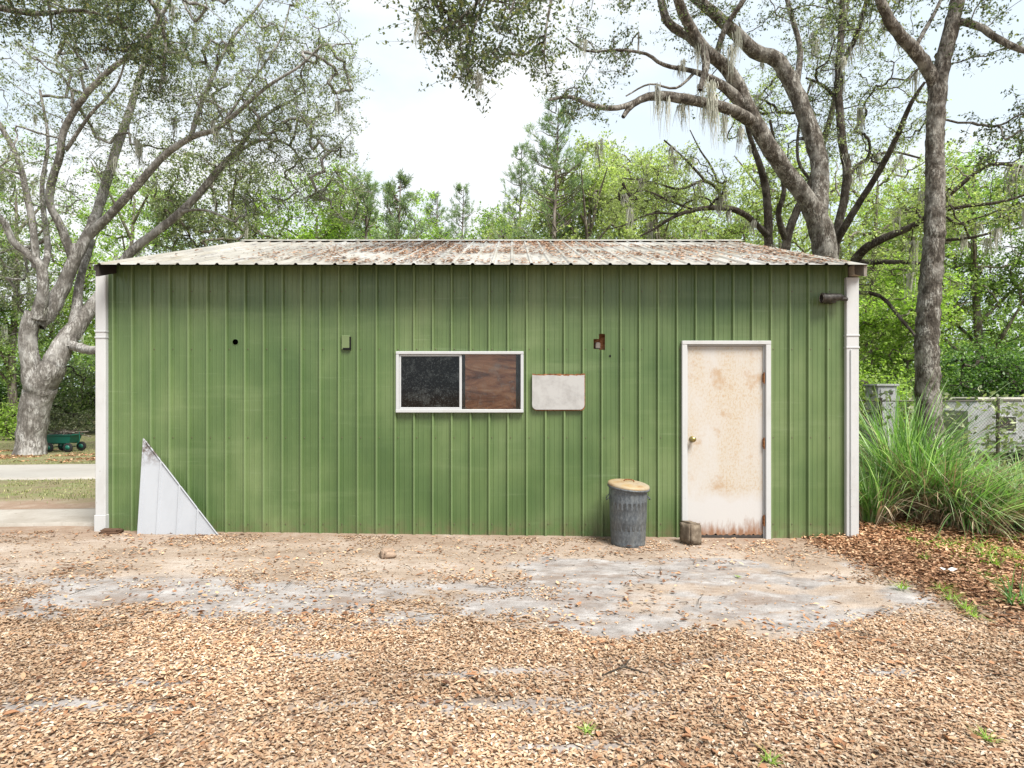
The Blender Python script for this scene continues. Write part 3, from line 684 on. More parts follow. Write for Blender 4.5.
c = m.ramp(m.noise(3.2, 7, .62, (.55, 1, 2.2), 1.6), [(.34, (.13, .045, .025)), (.46, (.36, .14, .065)), (.58, (.62, .30, .15)), (.68, (.80, .52, .34))])
c = m.mix(m.ramp(m.xyz(2), [(0, 0.), (1, 0.)]), c, (.2, .1, .06)); m.col(c)
shed.part('plywood_sheet', MB().box(xm + .05, wx1 - ft - .05, YW + .012, YW + .024, b0 - .03, b1 - .0), m.m, parent=win)

# --- door
fr_ = MB(); dx0, dx1, dz1 = WX(681), WX(769.5), WZ(341); gz = -.06
fr_.bbox(dx0, dx1, YW - .045, YW + .09, dz1 - .04, dz1, .004)
fr_.bbox(dx0, dx0 + .055, YW - .043, YW + .09, gz, dz1 - .04, .004); fr_.bbox(dx1 - .055, dx1, YW - .043, YW + .09, gz, dz1 - .04, .004)
dfm = shed.part('door_frame', fr_, white)
st_ = MB(); st_.bbox(dx0 + .056, dx0 + .07, YW - .012, YW + .09, gz, dz1 - .041, .002); st_.bbox(dx1 - .07, dx1 - .056, YW - .012, YW + .09, gz, dz1 - .041, .002); st_.bbox(dx0 + .07, dx1 - .07, YW - .012, YW + .09, dz1 - .056, dz1 - .041, .002)
m = M('door_paint', .55, .35)
r1 = m.noise(2.2, 8, .68, (1.4, 1, .5)); r2 = m.noise(55, 6, .75, (1, 1, .6)); zz = m.xyz(2)
hgt = m.ramp(m.math('ADD', zz, m.math('MULTIPLY', m.math('SUBTRACT', m.noise(6, 4), .5), .25)), [(.36, .0), (.50, 1.)])
cream = m.mix(m.math('MULTIPLY', hgt, m.ramp(r1, [(.3, .1), (.66, 1.)])), (.78, .775, .75), (.745, .69, .57))
spk = m.math('MULTIPLY', m.ramp(r2, [(.47, 0.), (.6, 1.)]), m.math('MULTIPLY', hgt, m.ramp(r1, [(.36, .1), (.62, .95)])))
c = m.mix(m.math('MULTIPLY', spk, .75), cream, (.64, .45, .25))
c = m.mix(m.math('MULTIPLY', m.ramp(m.noise(3.2, 6, .7), [(.55, 0.), (.68, .7)]), hgt), c, (.58, .37, .18))
low = m.math('MULTIPLY', m.ramp(m.math('ADD', zz, m.math('MULTIPLY', m.math('SUBTRACT', m.noise(14, 5, .7, (1, 1, .25)), .5), .5)), [(.02, 1.), (.16, 0.)]), .9)
c = m.mix(low, c, (.36, .16, .06))
c = m.mix(m.ramp(m.noise(30, 5, .8), [(.68, 0.), (.73, .7)]), c, (.33, .15, .06)); m.col(c, (.68, .66, .66)).bump(r2, .35, .003)
doorm = m.m
shed.part('door_stop', st_, white2, parent=dfm)
dl = MB(); lx0, lx1 = dx0 + .073, dx1 - .073; zt = dz1 - .059
rngd = np.random.default_rng(3); n = 40; pts = [(lx0, zt)]; 
low_ = [(lx0 + (lx1 - lx0) * i / n, -.005 + .016 * rngd.random() + (.012 if i % 5 == 0 else 0)) for i in range(n + 1)]
dl.prism([(lx1, zt), (lx0, zt)] + low_, YW + .0, YW + .045)
door = shed.part('door', dl, doorm)
m = M('brass', .35, .5, .9); m.col(m.ramp(m.noise(60, 4), [(.3, (.25, .19, .06)), (.7, (.5, .42, .18))])); brass = m.m
Mk = [[1, 0, 0], [0, 0, -1], [0, 1, 0]]
kb = MB(True); kb.lathe([(.0, -.002), (.032, 0), (.032, .006), (.014, .012), (.012, .03), (.026, .04), (.03, .052), (.024, .064), (0, .068)], (WX(692), YW - .001, WZ(439)), 20, Mk)
shed.part('door_knob', kb, brass, parent=door)
for zc in (WZ(378), WZ(443), WZ(520)):
    hb = MB(); hb.bbox(lx1 - .006, lx1 + .008, YW - .018, YW - .002, zc - .045, zc + .045, .003); hb.tube([(lx1 + .004, YW - .026, zc - .06), (lx1 + .004, YW - .026, zc + .06)], .008, 8)
    shed.part('hinge', hb, rust, parent=door)
sill = MB(); sill.bbox(dx0 + .06, dx1 - .06, YW - .01, YW + .1, -.12, .0, .01)
shed.part('threshold', sill, dark)
# --- flat white cover plate over a patched hole
def rr_plate(x0, x1, z0, z1, r, top_jag, rng):
    pts = [(x0, z1)]
    n = 26
    pts = [(x0 + (x1 - x0) * i / n, z1 - (rng.uniform(0, .012) if 0 < i < n else 0)) for i in range(n + 1)][::-1]
    for k in range(7): a = math.pi + k / 6 * math.pi / 2; pts.append((x0 + r + r * math.cos(a), z0 + r + r * math.sin(a)))
    for k in range(7): a = 1.5 * math.pi + k / 6 * math.pi / 2; pts.append((x1 - r + r * math.cos(a), z0 + r + r * math.sin(a)))
    return pts
m = M('plate_white', .5, .4); c = m.mix(m.ramp(m.noise(7, 6, .7, (1, 1, 1)), [(.45, 0.), (.7, .7)]), (.68, .67, .65), (.42, .40, .38))
c = m.mix(m.ramp(m.math('ADD', m.xyz(2), m.math('MULTIPLY', m.noise(22, 5, .7), .14)), [(0, 0.), (1, 0.)]), c, (.2, .1, .05)); m.col(c, .6); platem = m.m
rgp = np.random.default_rng(8)
shed.part('backing_rust', MB().prism(rr_plate(WX(532.3), WX(584.8), WZ(410.6), WZ(373.6), .05, .01, rgp), YW - .034, YW - .022), rust)
shed.part('cover_plate', MB().prism(rr_plate(WX(532), WX(584), WZ(409.5), WZ(375), .05, .01, rgp), YW - .042, YW - .035), platem, label='white plate with rounded lower corners')
# --- small electrical cover, holes
m = M('pale_green', .6, .3); m.col((.15, .20, .09))
shed.part('vent_cover', MB().bbox(WX(342), WX(350.5), YW - .022, YW - .002, WZ(349.5), WZ(335.5), .004), m.m)
shed.part('vent_cover_dark_edge', MB().box(WX(350), WX(351.2), YW - .024, YW - .003, WZ(350), WZ(337)), void)  # dark strips along the right and bottom edges of the cover
shed.part('vent_cover_dark_edge', MB().box(WX(343.5), WX(350), YW - .026, YW - .021, WZ(350), WZ(348)), void)
hc = MB(); hc.box(WX(588), WX(609), YW + .06, YW + .08, WZ(355), WZ(329)); shed.part('insulation', hc, rust)
shed.part('insulation', MB().bbox(WX(595.5), WX(601), YW + .03, YW + .058, WZ(349), WZ(342), .012), brown)
mb = MB(); mb.lathe([(.040, 0), (.039, .004), (.031, .005), (.030, -.01)], (WX(235.5), YW + .001, WZ(342)), 24, Mk); shed.part('pipe_hole_ring', mb, green)
mb = MB(); mb.lathe([(0, 0), (.031, 0)], (WX(235.5), YW - .003, WZ(342)), 20, Mk); shed.part('pipe_hole', mb, void)
mb = MB(); mb.lathe([(.012, 0), (.012, .003), (0, .003)], (WX(610), YW - .001, WZ(356)), 12, Mk); shed.part('bolt_hole', mb, void)
# --- flood light
m = M('lamp_body', .5, .4, .3); m.col(m.ramp(m.noise(30, 5), [(.3, (.018, .015, .013)), (.7, (.10, .09, .08))])); lamp = m.m
fl = MB(True); zc = WZ(299.5)
fl.tube([(WX(817), YW - .10, zc), (WX(822), YW - .10, zc)], [.055, .05], 14); fl.tube([(WX(822), YW - .10, zc), (WX(829), YW - .10, zc + .005), (WX(836), YW - .10, zc + .012)], [.05, .045, .035], 12)
fl.tube([(WX(836), YW - .1, zc - .01), (WX(842), YW - .1, zc - .012)], [.02, .02], 8); fl.tube([(WX(836), YW - .1, zc + .018), (WX(840), YW - .1, zc + .015)], [.016, .012], 8)
fo = shed.part('flood_light', fl, lamp, smooth=True)
shed.part('mounting_bracket', MB().bbox(WX(824), WX(831), YW - .11, YW - .0, zc - .05, zc - .02, .004), lamp, parent=fo)
shed.part('lamp_lens', MB().tube([(WX(816.6), YW - .1, zc), (WX(816.9), YW - .1, zc)], [.046, .046], 14), wood, parent=fo)

# --- leaves lying on the roof
def roof_leaves(rng):
    n = 30000; x = rng.uniform(RX0 + .1, RX1 - .1, n); t = rng.uniform(0.02, .97, n) * hw
    ph = ((x - RX0 - .05) / .2016) % 1.0
    d = sstep(.47, .66, fbm(x * .9 + t * .5, t * 1.1, 101) + .10 * sstep(-2, -.5, x) + .05) * np.where((ph > .14) & (ph < .86), 1, .12)
    d = d * sstep(-3.6, -1.2, x) + .02; d = d * (.35 + .65 * sstep(.4, .6, fbm(x * 5, t * 2, 102)))
    k = rng.uniform(0, 1, n) < d; x, t = x[k], t[k]; n = len(x)
    V, q, a = litter(rng, n, (0, 1), (0, 1), lambda x_, y_: np.ones(n), .042, .024)
    V = V.reshape(n, 6, 3); c = V.mean(1, keepdims=True); V = (V - c) * [1, 1, .6]
    V += np.stack([x, YW - OH + t, ZR0 + t * PITCH + .008 + rng.uniform(0, .022, n)], 1)[:, None]
    V[..., 2] += (V[..., 1] - (YW - OH + t)[:, None]) * PITCH
    return V.reshape(-1, 3), q, a
single('roof_leaf_litter', roof_leaves(np.random.default_rng(5)), lf_roof, 'brown fallen leaves caught between the roof ribs of the green shed', 'fallen leaves', kind='stuff')

# ================================================================ THINGS BY THE WALL
# white triangular offcut leaning on the wall
m = M('white_sheet', .45, .4)
zz = m.xyz(2); c = m.mix(m.ramp(m.noise(4, 6, .6, (1, 1, .4)), [(.4, 0.), (.7, .4)]), (.70, .73, .78), (.52, .55, .59))
tp = m.math('MULTIPLY', m.ramp(zz, [(.70, 0.), (.86, 1.)]), m.ramp(m.noise(16, 6, .7), [(.42, 0.), (.55, .9)])); c = m.mix(tp, c, (.15, .10, .07)); m.col(c, .60); offm = m.m
tri = Thing('metal_offcut', 'white triangular offcut of ribbed metal leaning on the green wall', 'metal sheet', (WX(180), 6.33, T(WX(180), 6.33)))
Ds = 6.36; s2 = F / Ds; X = lambda p: (p - 512) / s2; Z = lambda p: CAMZ + (HZ - p) / s2
x0, x1, zb, zt = X(140), X(221), Z(534), Z(438)
lean = lambda z_: 6.31 + (z_ - zb) / (zt - zb) * .10
edges = [x0, x0 + .018, x0 + .05, x0 + .06]
rp_ = []
for k_, xc in enumerate((X(160), X(180), X(199.5))): rp_ += [(xc - .014, 0), (xc - .006, .016), (xc + .006, .016), (xc + .014, 0)]
prf = [(x0, .0), (x0 + .012, .02), (x0 + .032, .02), (x0 + .042, 0)] + rp_ + [(x1, 0)]
mb = MB(); topz = lambda x_: zt + (zb - zt) * max(0, (x_ - (x0 + .01))) / (x1 - x0 - .01)
for (a, ha), (b, hb) in zip(prf[:-1], prf[1:]):
    for off in (0, .004):
        za, zb2 = max(topz(a), zb + .001), max(topz(b), zb + .001)
        q = [(a, lean(zb) - ha + off, zb), (b, lean(zb) - hb + off, zb), (b, lean(zb2) - hb + off, zb2), (a, lean(za) - ha + off, za)]
        mb.add(q, [(0, 1, 2, 3) if off == 0 else (3, 2, 1, 0)])
tri.part('sheet', mb, offm)
mb = MB(); mb.add([(x0 + .004, lean(zt) - .024, zt), (x0 + .03, lean(zt) - .024, zt - .01), (x1, lean(zb) - .008, zb + .0), (x1 - .025, lean(zb) - .02, zb)], [(0, 1, 2, 3)])
mb2 = MB(); mb2.tube([(x0 + .012, lean(zt) - .012, zt - .006), (x1 - .01, lean(zb) - .006, zb + .008)], .005, 6); tri.part('folded_edge', mb2, offm)

# trash can
cx, cy = (628 - 512) / (F / 6.14), 6.14; gz = T(cx, cy)
can = Thing('trash_can', 'galvanised round trash can with tilted rusty yellow lid by the door', 'trash can', (cx, cy, gz))
m = M('galvanised', .5, .5, .35)
c = m.ramp(m.noise(45, 6, .75, (1, 1, .5)), [(.3, (.10, .11, .12)), (.5, (.21, .225, .235)), (.7, (.40, .41, .41))])
c = m.mix(m.ramp(m.noise(5, 6, .7, (1, 1, .3)), [(.52, 0.), (.72, .5)]), c, (.42, .40, .34)); m.col(c, (.58, .61, .64)).bump(m.noise(40, 4), .3, .003); galv = m.m
body = MB(True); seg = 72; V = []; prof = [(.168, 0), (.172, .012), (.172, .03), (.170, .04), (.172, .06), (.178, .2), (.186, .4), (.192, .53), (.190, .55), (.196, .562), (.190, .575), (.196, .59), (.198, .60), (.190, .60), (.185, .3), (.165, .01)]
for r_, z_ in prof:
    for k in range(seg):
        a = 2 * math.pi * k / seg; fl_ = .0035 * math.cos(a * 24) if .05 < z_ < .54 else 0
        V.append((cx + (r_ + fl_) * math.cos(a), cy + (r_ + fl_) * math.sin(a), gz + z_ * .98))
Fc = [(i * seg + k, i * seg + (k + 1) % seg, (i + 1) * seg + (k + 1) % seg, (i + 1) * seg + k) for i in range(len(prof) - 1) for k in range(seg)]
Fc.append(tuple((len(prof) - 1) * seg + k for k in range(seg))); body.add(V, Fc); can.part('body', body, galv)
m = M('lid_paint', .6, .35, .1); c = m.ramp(m.noise(9, 6, .7), [(.35, (.62, .50, .32)), (.55, (.66, .47, .24)), (.7, (.45, .22, .08))])
m.col(m.mix(m.ramp(m.noise(4, 5), [(.4, 0.), (.6, .6)]), c, (.62, .57, .47)), .52); lidm = m.m
ta = R(5.5); tb = R(4); Rl = np.array([[math.cos(ta), 0, math.sin(ta)], [0, 1, 0], [-math.sin(ta), 0, math.cos(ta)]]) @ np.array([[1, 0, 0], [0, math.cos(tb), -math.sin(tb)], [0, math.sin(tb), math.cos(tb)]])
lc = (cx + .005, cy - .005, gz + .605)
lid = MB(True); lid.lathe([(.205, -.012), (.212, -.014), (.214, -.004), (.208, .012), (.19, .020), (.12, .030), (.0, .036)], lc, 48, Rl)
lido = can.part('lid', lid, lidm)
lr = MB(True); lr.lathe([(.2, -.03), (.2145, -.030), (.2155, -.012), (.213, -.010)], lc, 48, Rl); can.part('lid_rim', lr, galv, parent=lido)
hd = MB(True); hp = np.array([(-.05, 0, .034), (-.045, 0, .05), (0, 0, .056), (.045, 0, .05), (.05, 0, .034)]) @ Rl.T + np.array(lc); hd.tube(spline(hp, .01), .006, 8); can.part('lid_handle', hd, rust, parent=lido)
for sgn in (-1, 1):
    h2 = MB(True); h2.tube(spline([(cx + sgn * .19, cy - .05, gz + .50), (cx + sgn * .215, cy - .045, gz + .47), (cx + sgn * .218, cy, gz + .455), (cx + sgn * .215, cy + .045, gz + .47), (cx + sgn * .19, cy + .05, gz + .50)], .01), .005, 6)
    can.part('side_handle', h2, galv)

# concrete block by the door
cbx, cby = (691 - 512) / (F / 6.16), 6.18; gz = T(cbx, cby)
m = M('old_block', .95, .1); m.col(m.ramp(m.noise(18, 7, .7), [(.3, (.10, .075, .055)), (.5, (.17, .135, .10)), (.7, (.3, .25, .19))])).bump(m.noise(35, 6), .8, .01)
import bmesh
def rock(name, c_, sx, sy, sz, seed, mat, label, cat, tilt=0, subd=2, top_taper=1.0, jag=.12, rz=0.4):
    rng = np.random.default_rng(seed); bm = bmesh.new(); bmesh.ops.create_cube(bm, size=1); bmesh.ops.bevel(bm, geom=bm.edges[:], offset=.08, segments=2, affect='EDGES'); bmesh.ops.subdivide_edges(bm, edges=bm.edges[:], cuts=subd, use_grid_fill=True)
    for v in bm.verts:
        k_ = 1 + (top_taper - 1) * (v.co.z + .5); v.co.x *= k_
        p = v.co * 3; dn = fbm(p.x + 5 + seed, p.y + p.z * 1.7, seed, 3) - .5; v.co += v.co.normalized() * float(dn) * jag * 2
    for v in bm.verts: v.co = Vector((v.co.x * sx, v.co.y * sy, (v.co.z + .47) * sz + v.co.x * tilt * sx))
    ca, sa = math.cos(rz), math.sin(rz); 
    for v in bm.verts: v.co.x, v.co.y = v.co.x * ca - v.co.y * sa, v.co.x * sa + v.co.y * ca
    me = bpy.data.meshes.new(name); bm.to_mesh(me); bm.free(); o = single(name, me, mat, label, cat, smooth=True); o.location = (c_[0], c_[1], T(c_[0], c_[1]) if len(c_) < 3 else c_[2]); return o
rock('concrete_block', (cbx, cby), .17, .16, .235, 2, m.m, 'rough brown concrete block standing at the left foot of the white door', 'block', -.18, 3, .95, .05, .5)
m = M('stone', .9, .2); m.col(m.ramp(m.noise(25, 6, .7), [(.3, (.2, .14, .10)), (.7, (.42, .31, .23))])); stone = m.m
def gpt(px, py):
    D = F * CAMZ / (py - HZ)
    for _ in range(4): D = F * (CAMZ - T((px - 512) / F * D, D)) / (py - HZ)
    return (px - 512) / F * D, D
rock('rock', gpt(388, 557), .15, .12, .07, 4, stone, 'rounded tan rock on the bare sand below the window', 'rock', .1, 2, .6, .3)
m = M('dark_clod', .95, .1); m.col((.10, .06, .04))
rock('clod', gpt(112, 533), .22, .1, .045, 6, m.m, 'flat dark clod beside the white triangular offcut', 'clod', .0, 2, .7, .3, .1)
m = M('scrap', .6, .3); m.col((.72, .72, .70))
sx_, sy_ = gpt(951, 575); n = 8; V = [(sx_ + .16 * (i / n - .5), sy_ + .05 * (j - .5), T(sx_, sy_) + .05 + .01 * math.sin(i * 1.3 + j)) for j in (0, 1) for i in range(n + 1)]
mb = MB(); mb.add(V, [(i, i + 1, i + n + 2, i + n + 1) for i in range(n)]); single('paper_scrap', mb, m.m, 'white paper scrap lying on the brown leaves right of the shed', 'scrap', base=(sx_, sy_, T(sx_, sy_)))
tw = MB(); a = gpt(602, 683); b = gpt(648, 681); zt_ = .05
tw.tube([(a[0], a[1], T(*a) + .04), ((a[0] + b[0]) / 2, a[1] + .06, T(*a) + .06), (b[0], b[1], T(*b) + .04)], [.004, .006, .003], 6); tw.tube([((a[0] + b[0]) / 2, a[1] + .06, T(*a) + .06), (b[0] - .05, b[1] + .18, T(*b) + .05)], [.005, .002], 6)
single('fallen_twig', tw, bark_thin, 'dark forked twig lying on the leaf litter', 'twig', base=(a[0], a[1], T(*a)))

# ================================================================ PLANTS RIGHT OF THE SHED
def blades(rng, cx, cy, rad, n, H, lean, wd, m=7, bias=(0, 0)):
    a = rng.uniform(0, 2 * math.pi, n); r = rad * np.sqrt(rng.uniform(0, 1, n)); x = cx + r * np.cos(a); y = cy + r * np.sin(a); z = terrain(x, y) - .01
    a2 = a + rng.normal(0, 1.1, n); d = np.stack([np.cos(a2) + bias[0], np.sin(a2) + bias[1]], 1); Hh = H * rng.uniform(.45, 1.1, n); le = lean * Hh * (rng.uniform(0, 1, n) ** .8 + .08)
    t = np.linspace(0, 1, m)[None, :, None]; bend = rng.uniform(.0, 1.25, n)[:, None]
    hx = (t[..., 0] ** 1.8) * le[:, None]; hz_ = Hh[:, None] * (t[..., 0] - bend * .75 * t[..., 0] ** 2.6 * np.minimum(1.3, (le / Hh))[:, None])
    pts = np.stack([x[:, None] + d[:, 0:1] * hx, y[:, None] + d[:, 1:2] * hx, z[:, None] + hz_], -1)
    gz_ = terrain(pts[..., 0], pts[..., 1]) + .015; pts[..., 2] = np.maximum(pts[..., 2], gz_)
    sa = a2 + math.pi / 2 + rng.normal(0, .6, n); s = np.stack([np.cos(sa), np.sin(sa), np.zeros(n)], 1)[:, None] * wd * (1.02 - t) ** .6 * rng.uniform(.6, 1.2, n)[:, None, None]
    V = np.stack([pts - s, pts + s], 2).reshape(-1, 3); b0 = (np.arange(n) * 2 * m)[:, None] + np.arange(m - 1)[None] * 2; b0 = b0.ravel()
    q = np.stack([b0, b0 + 1, b0 + 3, b0 + 2], 1); return V, q, {'rnd': np.repeat(rng.uniform(0, 1, n), 2 * m)}
def clump(px, D, H, rad, n, nd, label, seed, bias=(0, 0), lean=.75):
    rng = np.random.default_rng(seed); x = (px - 512) / F * D; t = Thing('grass_clump', label, 'ornamental grass', (x, D, T(x, D)), 'tall grass clumps beside the shed')
    t.part('blades', blades(rng, x, D, rad, n, H, lean, .0115, 9, bias), lf_grass)
    if nd: t.part('dead_blades', blades(rng, x, D - .05, rad * 1.1, nd, H * .75, 1.2, .008, 7, bias), lf_straw)
clump(904, 7.35, 1.62, .22, 520, 220, 'tallest arching grass clump against the right corner of the shed', 1, (0, 0), .75)
clump(874, 7.0, .95, .16, 260, 140, 'shorter grass clump touching the white corner trim', 2, (.1, 0), .8)
clump(936, 6.95, 1.15, .26, 480, 760, 'grass clump with much dead straw in front of the slim tree', 3, (.2, -.15), 1.1)
clump(972, 6.5, .85, .24, 520, 420, 'sprawling grass clump spilling right over the leaf mulch', 4, (.4, -.1), 1.4)
clump(1014, 6.5, .85, .25, 420, 120, 'green grass clump cut by the right border of the view', 5, (.1, 0), 1.1)
rgc = np.random.default_rng(60); xx_ = rgc.uniform(3.6, 7.5, 2600); yy_ = rgc.uniform(3.6, 7.0, 2600)
kk_ = (masks(xx_, yy_)[2] > .6) & (fbm(xx_ * 2.3, yy_ * 2.3, 33) > .53) & (xx_ > 4.0)
cov = grass_tufts(rgc, xx_[kk_], yy_[kk_], .045, .007, 5, .03, 1.6)
single('ground_cover', cov, lf_bright, 'low green creeping weeds growing through the brown leaves right of the shed', 'weeds', kind='stuff')
# little weeds
weeds = [(902, 590, .09, 'tiny bright grass tuft at the edge of the bare patch'), (943, 592, .11, 'small green weed left of the paper scrap'), (951, 601, .10, 'pair of low weeds under the paper scrap'),
         (966, 611, .10, 'low weed sprig in the leaves, middle of the right bank'), (985, 556, .13, 'bright weed close to the tall grass'), (997, 566, .11, 'yellow green weed right of the paper scrap'),
         (1012, 560, .12, 'weed at the right end of the leaf bank'), (1018, 606, .22, 'strappy weed with long dark blades at the right border of the view'), (975, 618, .08, 'small dark weed low on the right bank'),
         (588, 733, .05, 'sprig of green weed in the tan leaves near the middle'), (770, 764, .06, 'weed tuft in the leaves near the lower border'), (986, 742, .06, 'thin weed in the leaves low on the right'),
         (776, 534, .09, 'tiny weed growing at the right foot of the door'), (738, 578, .03, 'tiny weed on the grey bare patch'), (925, 560, .08, 'weed half buried in leaves below the dead straw')]
for i, (px, py, h, lb) in enumerate(weeds):
    x, y = gpt(px, py); rg = np.random.default_rng(100 + i)
    single('weed', blades(rg, x, y, .35 * h, 34, h * 1.25, 1.1, .0045 if h < .2 else .009, 5), lf_bright if h < .2 else lf_grass, lb, 'weed', 'weeds in the leaf litter', base=(x, y, T(x, y)))

# ================================================================ FENCES
m = M('wire', .5, .5, .7); m.col((.13, .115, .10)); wire = m.m
def chain_fence(A, B, H, n_post, label, sp=.06, wr=.0022, vine=0, seed=0):
    A = np.array(A, float); B = np.array(B, float); ln = np.linalg.norm(B - A); u = (B - A) / ln
    t = Thing('chain_link_fence', label, 'fence', (A[0], A[1], T(*A)))
    V = []; Fc = []
    def pt(s_, z_): 
        s_ = min(max(s_, 0), ln); q = A + u * s_; return np.array([q[0], q[1], T(q[0], q[1]) + z_])
    nn = int((ln + H) / sp); mb = MB()
    for k in range(nn):
        s0 = k * sp - H
        for sg in (1, -1):
            a_s, b_s = (s0, s0 + H) if sg > 0 else (s0 + H, s0)
            za, zb_ = 0.03, H
            if min(a_s, b_s) < 0 or max(a_s, b_s) > ln: continue
            mb.tube([pt(a_s, za), pt(b_s, zb_)], wr, 3)
    t.part('wire_mesh', mb, wire)
    mb = MB(); pp = [pt(s_, H) for s_ in np.linspace(0, ln, 24)]; mb.tube(pp, .012, 8); t.part('top_rail', mb, wire)
    for k in range(n_post):
        p = pt(ln * k / (n_post - 1), 0); mb = MB(); mb.tube([p - [0, 0, .1], p + [0, 0, H + .03]], .03, 8); mb.lathe([(.034, 0), (.034, .02), (.0, .045)], p + [0, 0, H + .03], 8); t.part('post', mb, wire)
    if vine:
        rg = np.random.default_rng(seed); s_ = rg.uniform(0, 1, vine) * ln; z_ = rg.uniform(0, 1, vine) ** 1.3 * H * 1.05; q = A + u[None] * s_[:, None]
        cs = np.stack([q[:, 0], q[:, 1] + rg.normal(0, .06, vine), terrain(q[:, 0], q[:, 1]) + z_], 1)
        g = np.repeat(cs, 14, 0) + rg.normal(0, .12, (vine * 14, 3)); t.part('vine', leaves(rg, g, .13, .07, .2, .2), lf_oak)
    return t
chain_fence((-40, 36), (-6, 35), 1.25, 12, 'long chain link fence with vines behind the lawn', .09, .006, 900, 3)
chain_fence((4.3, 10.6), (14, 12.0), 1.55, 5, 'rusty chain link fence behind the tall grass', .07, .0024, 260, 4)

# ================================================================ WHITE TRAILER, CABINET, CART
Dt = 13.6; XT = lambda p: (p - 512) / F * Dt; ZT = lambda p: CAMZ + (HZ - p) / F * Dt
tx0, tx1 = XT(968), XT(1130); zb_ = ZT(453); zt_ = ZT(400)
m = M('trailer_white', .45, .4); m.col(m.mix(m.ramp(m.noise(2, 7, .7, (1, 1, .5)), [(.40, 0.), (.66, .8)]), (.42, .43, .44), (.22, .22, .2))); tw_ = m.m
tr_ = Thing('camper_trailer', 'old white camper trailer with louvred window behind the wire fence', 'trailer', ((tx0 + tx1) / 2, Dt, T((tx0 + tx1) / 2, Dt)))
pr_ = [(tx0 + .1, zb_), (tx1 - .1, zb_), (tx1, zb_ + .2), (tx1, zt_ - .15), (tx1 - .2, zt_), (tx0 + .25, zt_), (tx0, zt_ - .25), (tx0, zb_ + .2)]
bd = tr_.part('body', MB().prism(pr_, Dt, Dt + 1.9), tw_)
tr_.part('roof', MB().bbox(tx0 + .2, tx1 - .2, Dt - .03, Dt + 1.93, zt_ - .005, zt_ + .05, .015), roofm)
tr_.part('trim_strip', MB().bbox(tx0 + .01, tx1 - .01, Dt - .02, Dt - .003, zb_ + .22, zb_ + .28, .005), tw_)
tr_.part('trim_strip', MB().bbox(tx0 + .01, tx1 - .01, Dt - .02, Dt - .003, zb_ + .02, zb_ + .07, .005), tw_)
for pxa, pxb in ((999, 1015), (1060, 1085)):
    a, b = XT(pxa), XT(pxb); z0, z1 = ZT(431), ZT(417)
    wf = MB(); wf.bbox(a - .04, b + .04, Dt - .03, Dt - .003, z1, z1 + .04, .004); wf.bbox(a - .04, b + .04, Dt - .03, Dt - .003, z0 - .04, z0, .004); wf.bbox(a - .04, a, Dt - .03, Dt - .003, z0, z1, .004); wf.bbox(b, b + .04, Dt - .03, Dt - .003, z0, z1, .004)
    wo = tr_.part('window', wf, white2); lv = MB()
    for k in range(4): zz_ = z0 + (z1 - z0) * (k + .5) / 4; lv.box(a + .002, b - .002, Dt - .022, Dt - .008, zz_ - .035, zz_ + .025)
    tr_.part('louvre', lv, dark, parent=wo)
for xx in (tx0 + 1.3, tx0 + 2.2):
    gz = T(xx, Dt); wl = MB(); wl.tube([(xx, Dt - .04, gz + .3), (xx, Dt + .18, gz + .3)], .3, 20); wl.lathe([(0, 0), (.3, 0)], (xx, Dt - .04, gz + .3), 20, Mk)
    tr_.part('wheel', wl, dark)
Dc = 12.4; XC = lambda p: (p - 512) / F * Dc; ZC = lambda p: CAMZ + (HZ - p) / F * Dc
cb = Thing('white_cabinet', 'white metal cabinet half hidden behind the grass and fence', 'cabinet', (XC(886), Dc, T(XC(886), Dc)))
gz = T(XC(886), Dc)
cb.part('body', MB().bbox(XC(878), XC(897), Dc, Dc + .45, gz - .05, ZC(386), .01), tw_); cb.part('top', MB().bbox(XC(876), XC(899), Dc - .03, Dc + .48, ZC(386) - .003, ZC(384), .006), tw_)
cb.part('door', MB().bbox(XC(880), XC(895), Dc - .02, Dc - .003, gz + .1, ZC(389), .004), tw_); cb.part('handle', MB().bbox(XC(889), XC(892), Dc - .035, Dc - .021, ZC(394), ZC(392), .003), dark)

# green garden cart beside the oak
Dk = 21.8; XK = lambda p: (p - 512) / F * Dk; gz = T(XK(62), Dk)
m = M('cart_green', .45, .4); m.col((.01, .13, .09)); cg = m.m
m = M('tyre', .8, .2); m.col((.03, .03, .03)); ty = m.m
ck = Thing('garden_cart', 'dark green garden cart loaded with dead branches beside the big oak', 'cart', (XK(62), Dk, gz))
a, b = XK(43), XK(70.5); tub = MB()
tp_ = [(a, Dk - .02), (b, Dk - .02), (b, Dk + .62), (a, Dk + .62)]; z0, z1 = gz + .33, gz + .62
V = [(a + .08, Dk + .04, z0), (b - .08, Dk + .04, z0), (b - .08, Dk + .56, z0), (a + .08, Dk + .56, z0), (a, Dk, z1), (b, Dk, z1), (b, Dk + .6, z1), (a, Dk + .6, z1),
     (a + .02, Dk + .02, z1), (b - .02, Dk + .02, z1), (b - .02, Dk + .58, z1), (a + .02, Dk + .58, z1), (a + .1, Dk + .06, z0 + .02), (b - .1, Dk + .06, z0 + .02), (b - .1, Dk + .54, z0 + .02), (a + .1, Dk + .54, z0 + .02)]
tub.add(V, [(3, 2, 1, 0), (0, 1, 5, 4), (1, 2, 6, 5), (2, 3, 7, 6), (3, 0, 4, 7), (4, 5, 9, 8), (5, 6, 10, 9), (6, 7, 11, 10), (7, 4, 8, 11), (8, 9, 13, 12), (9, 10, 14, 13), (10, 11, 15, 14), (11, 8, 12, 15), (12, 13, 14, 15)])
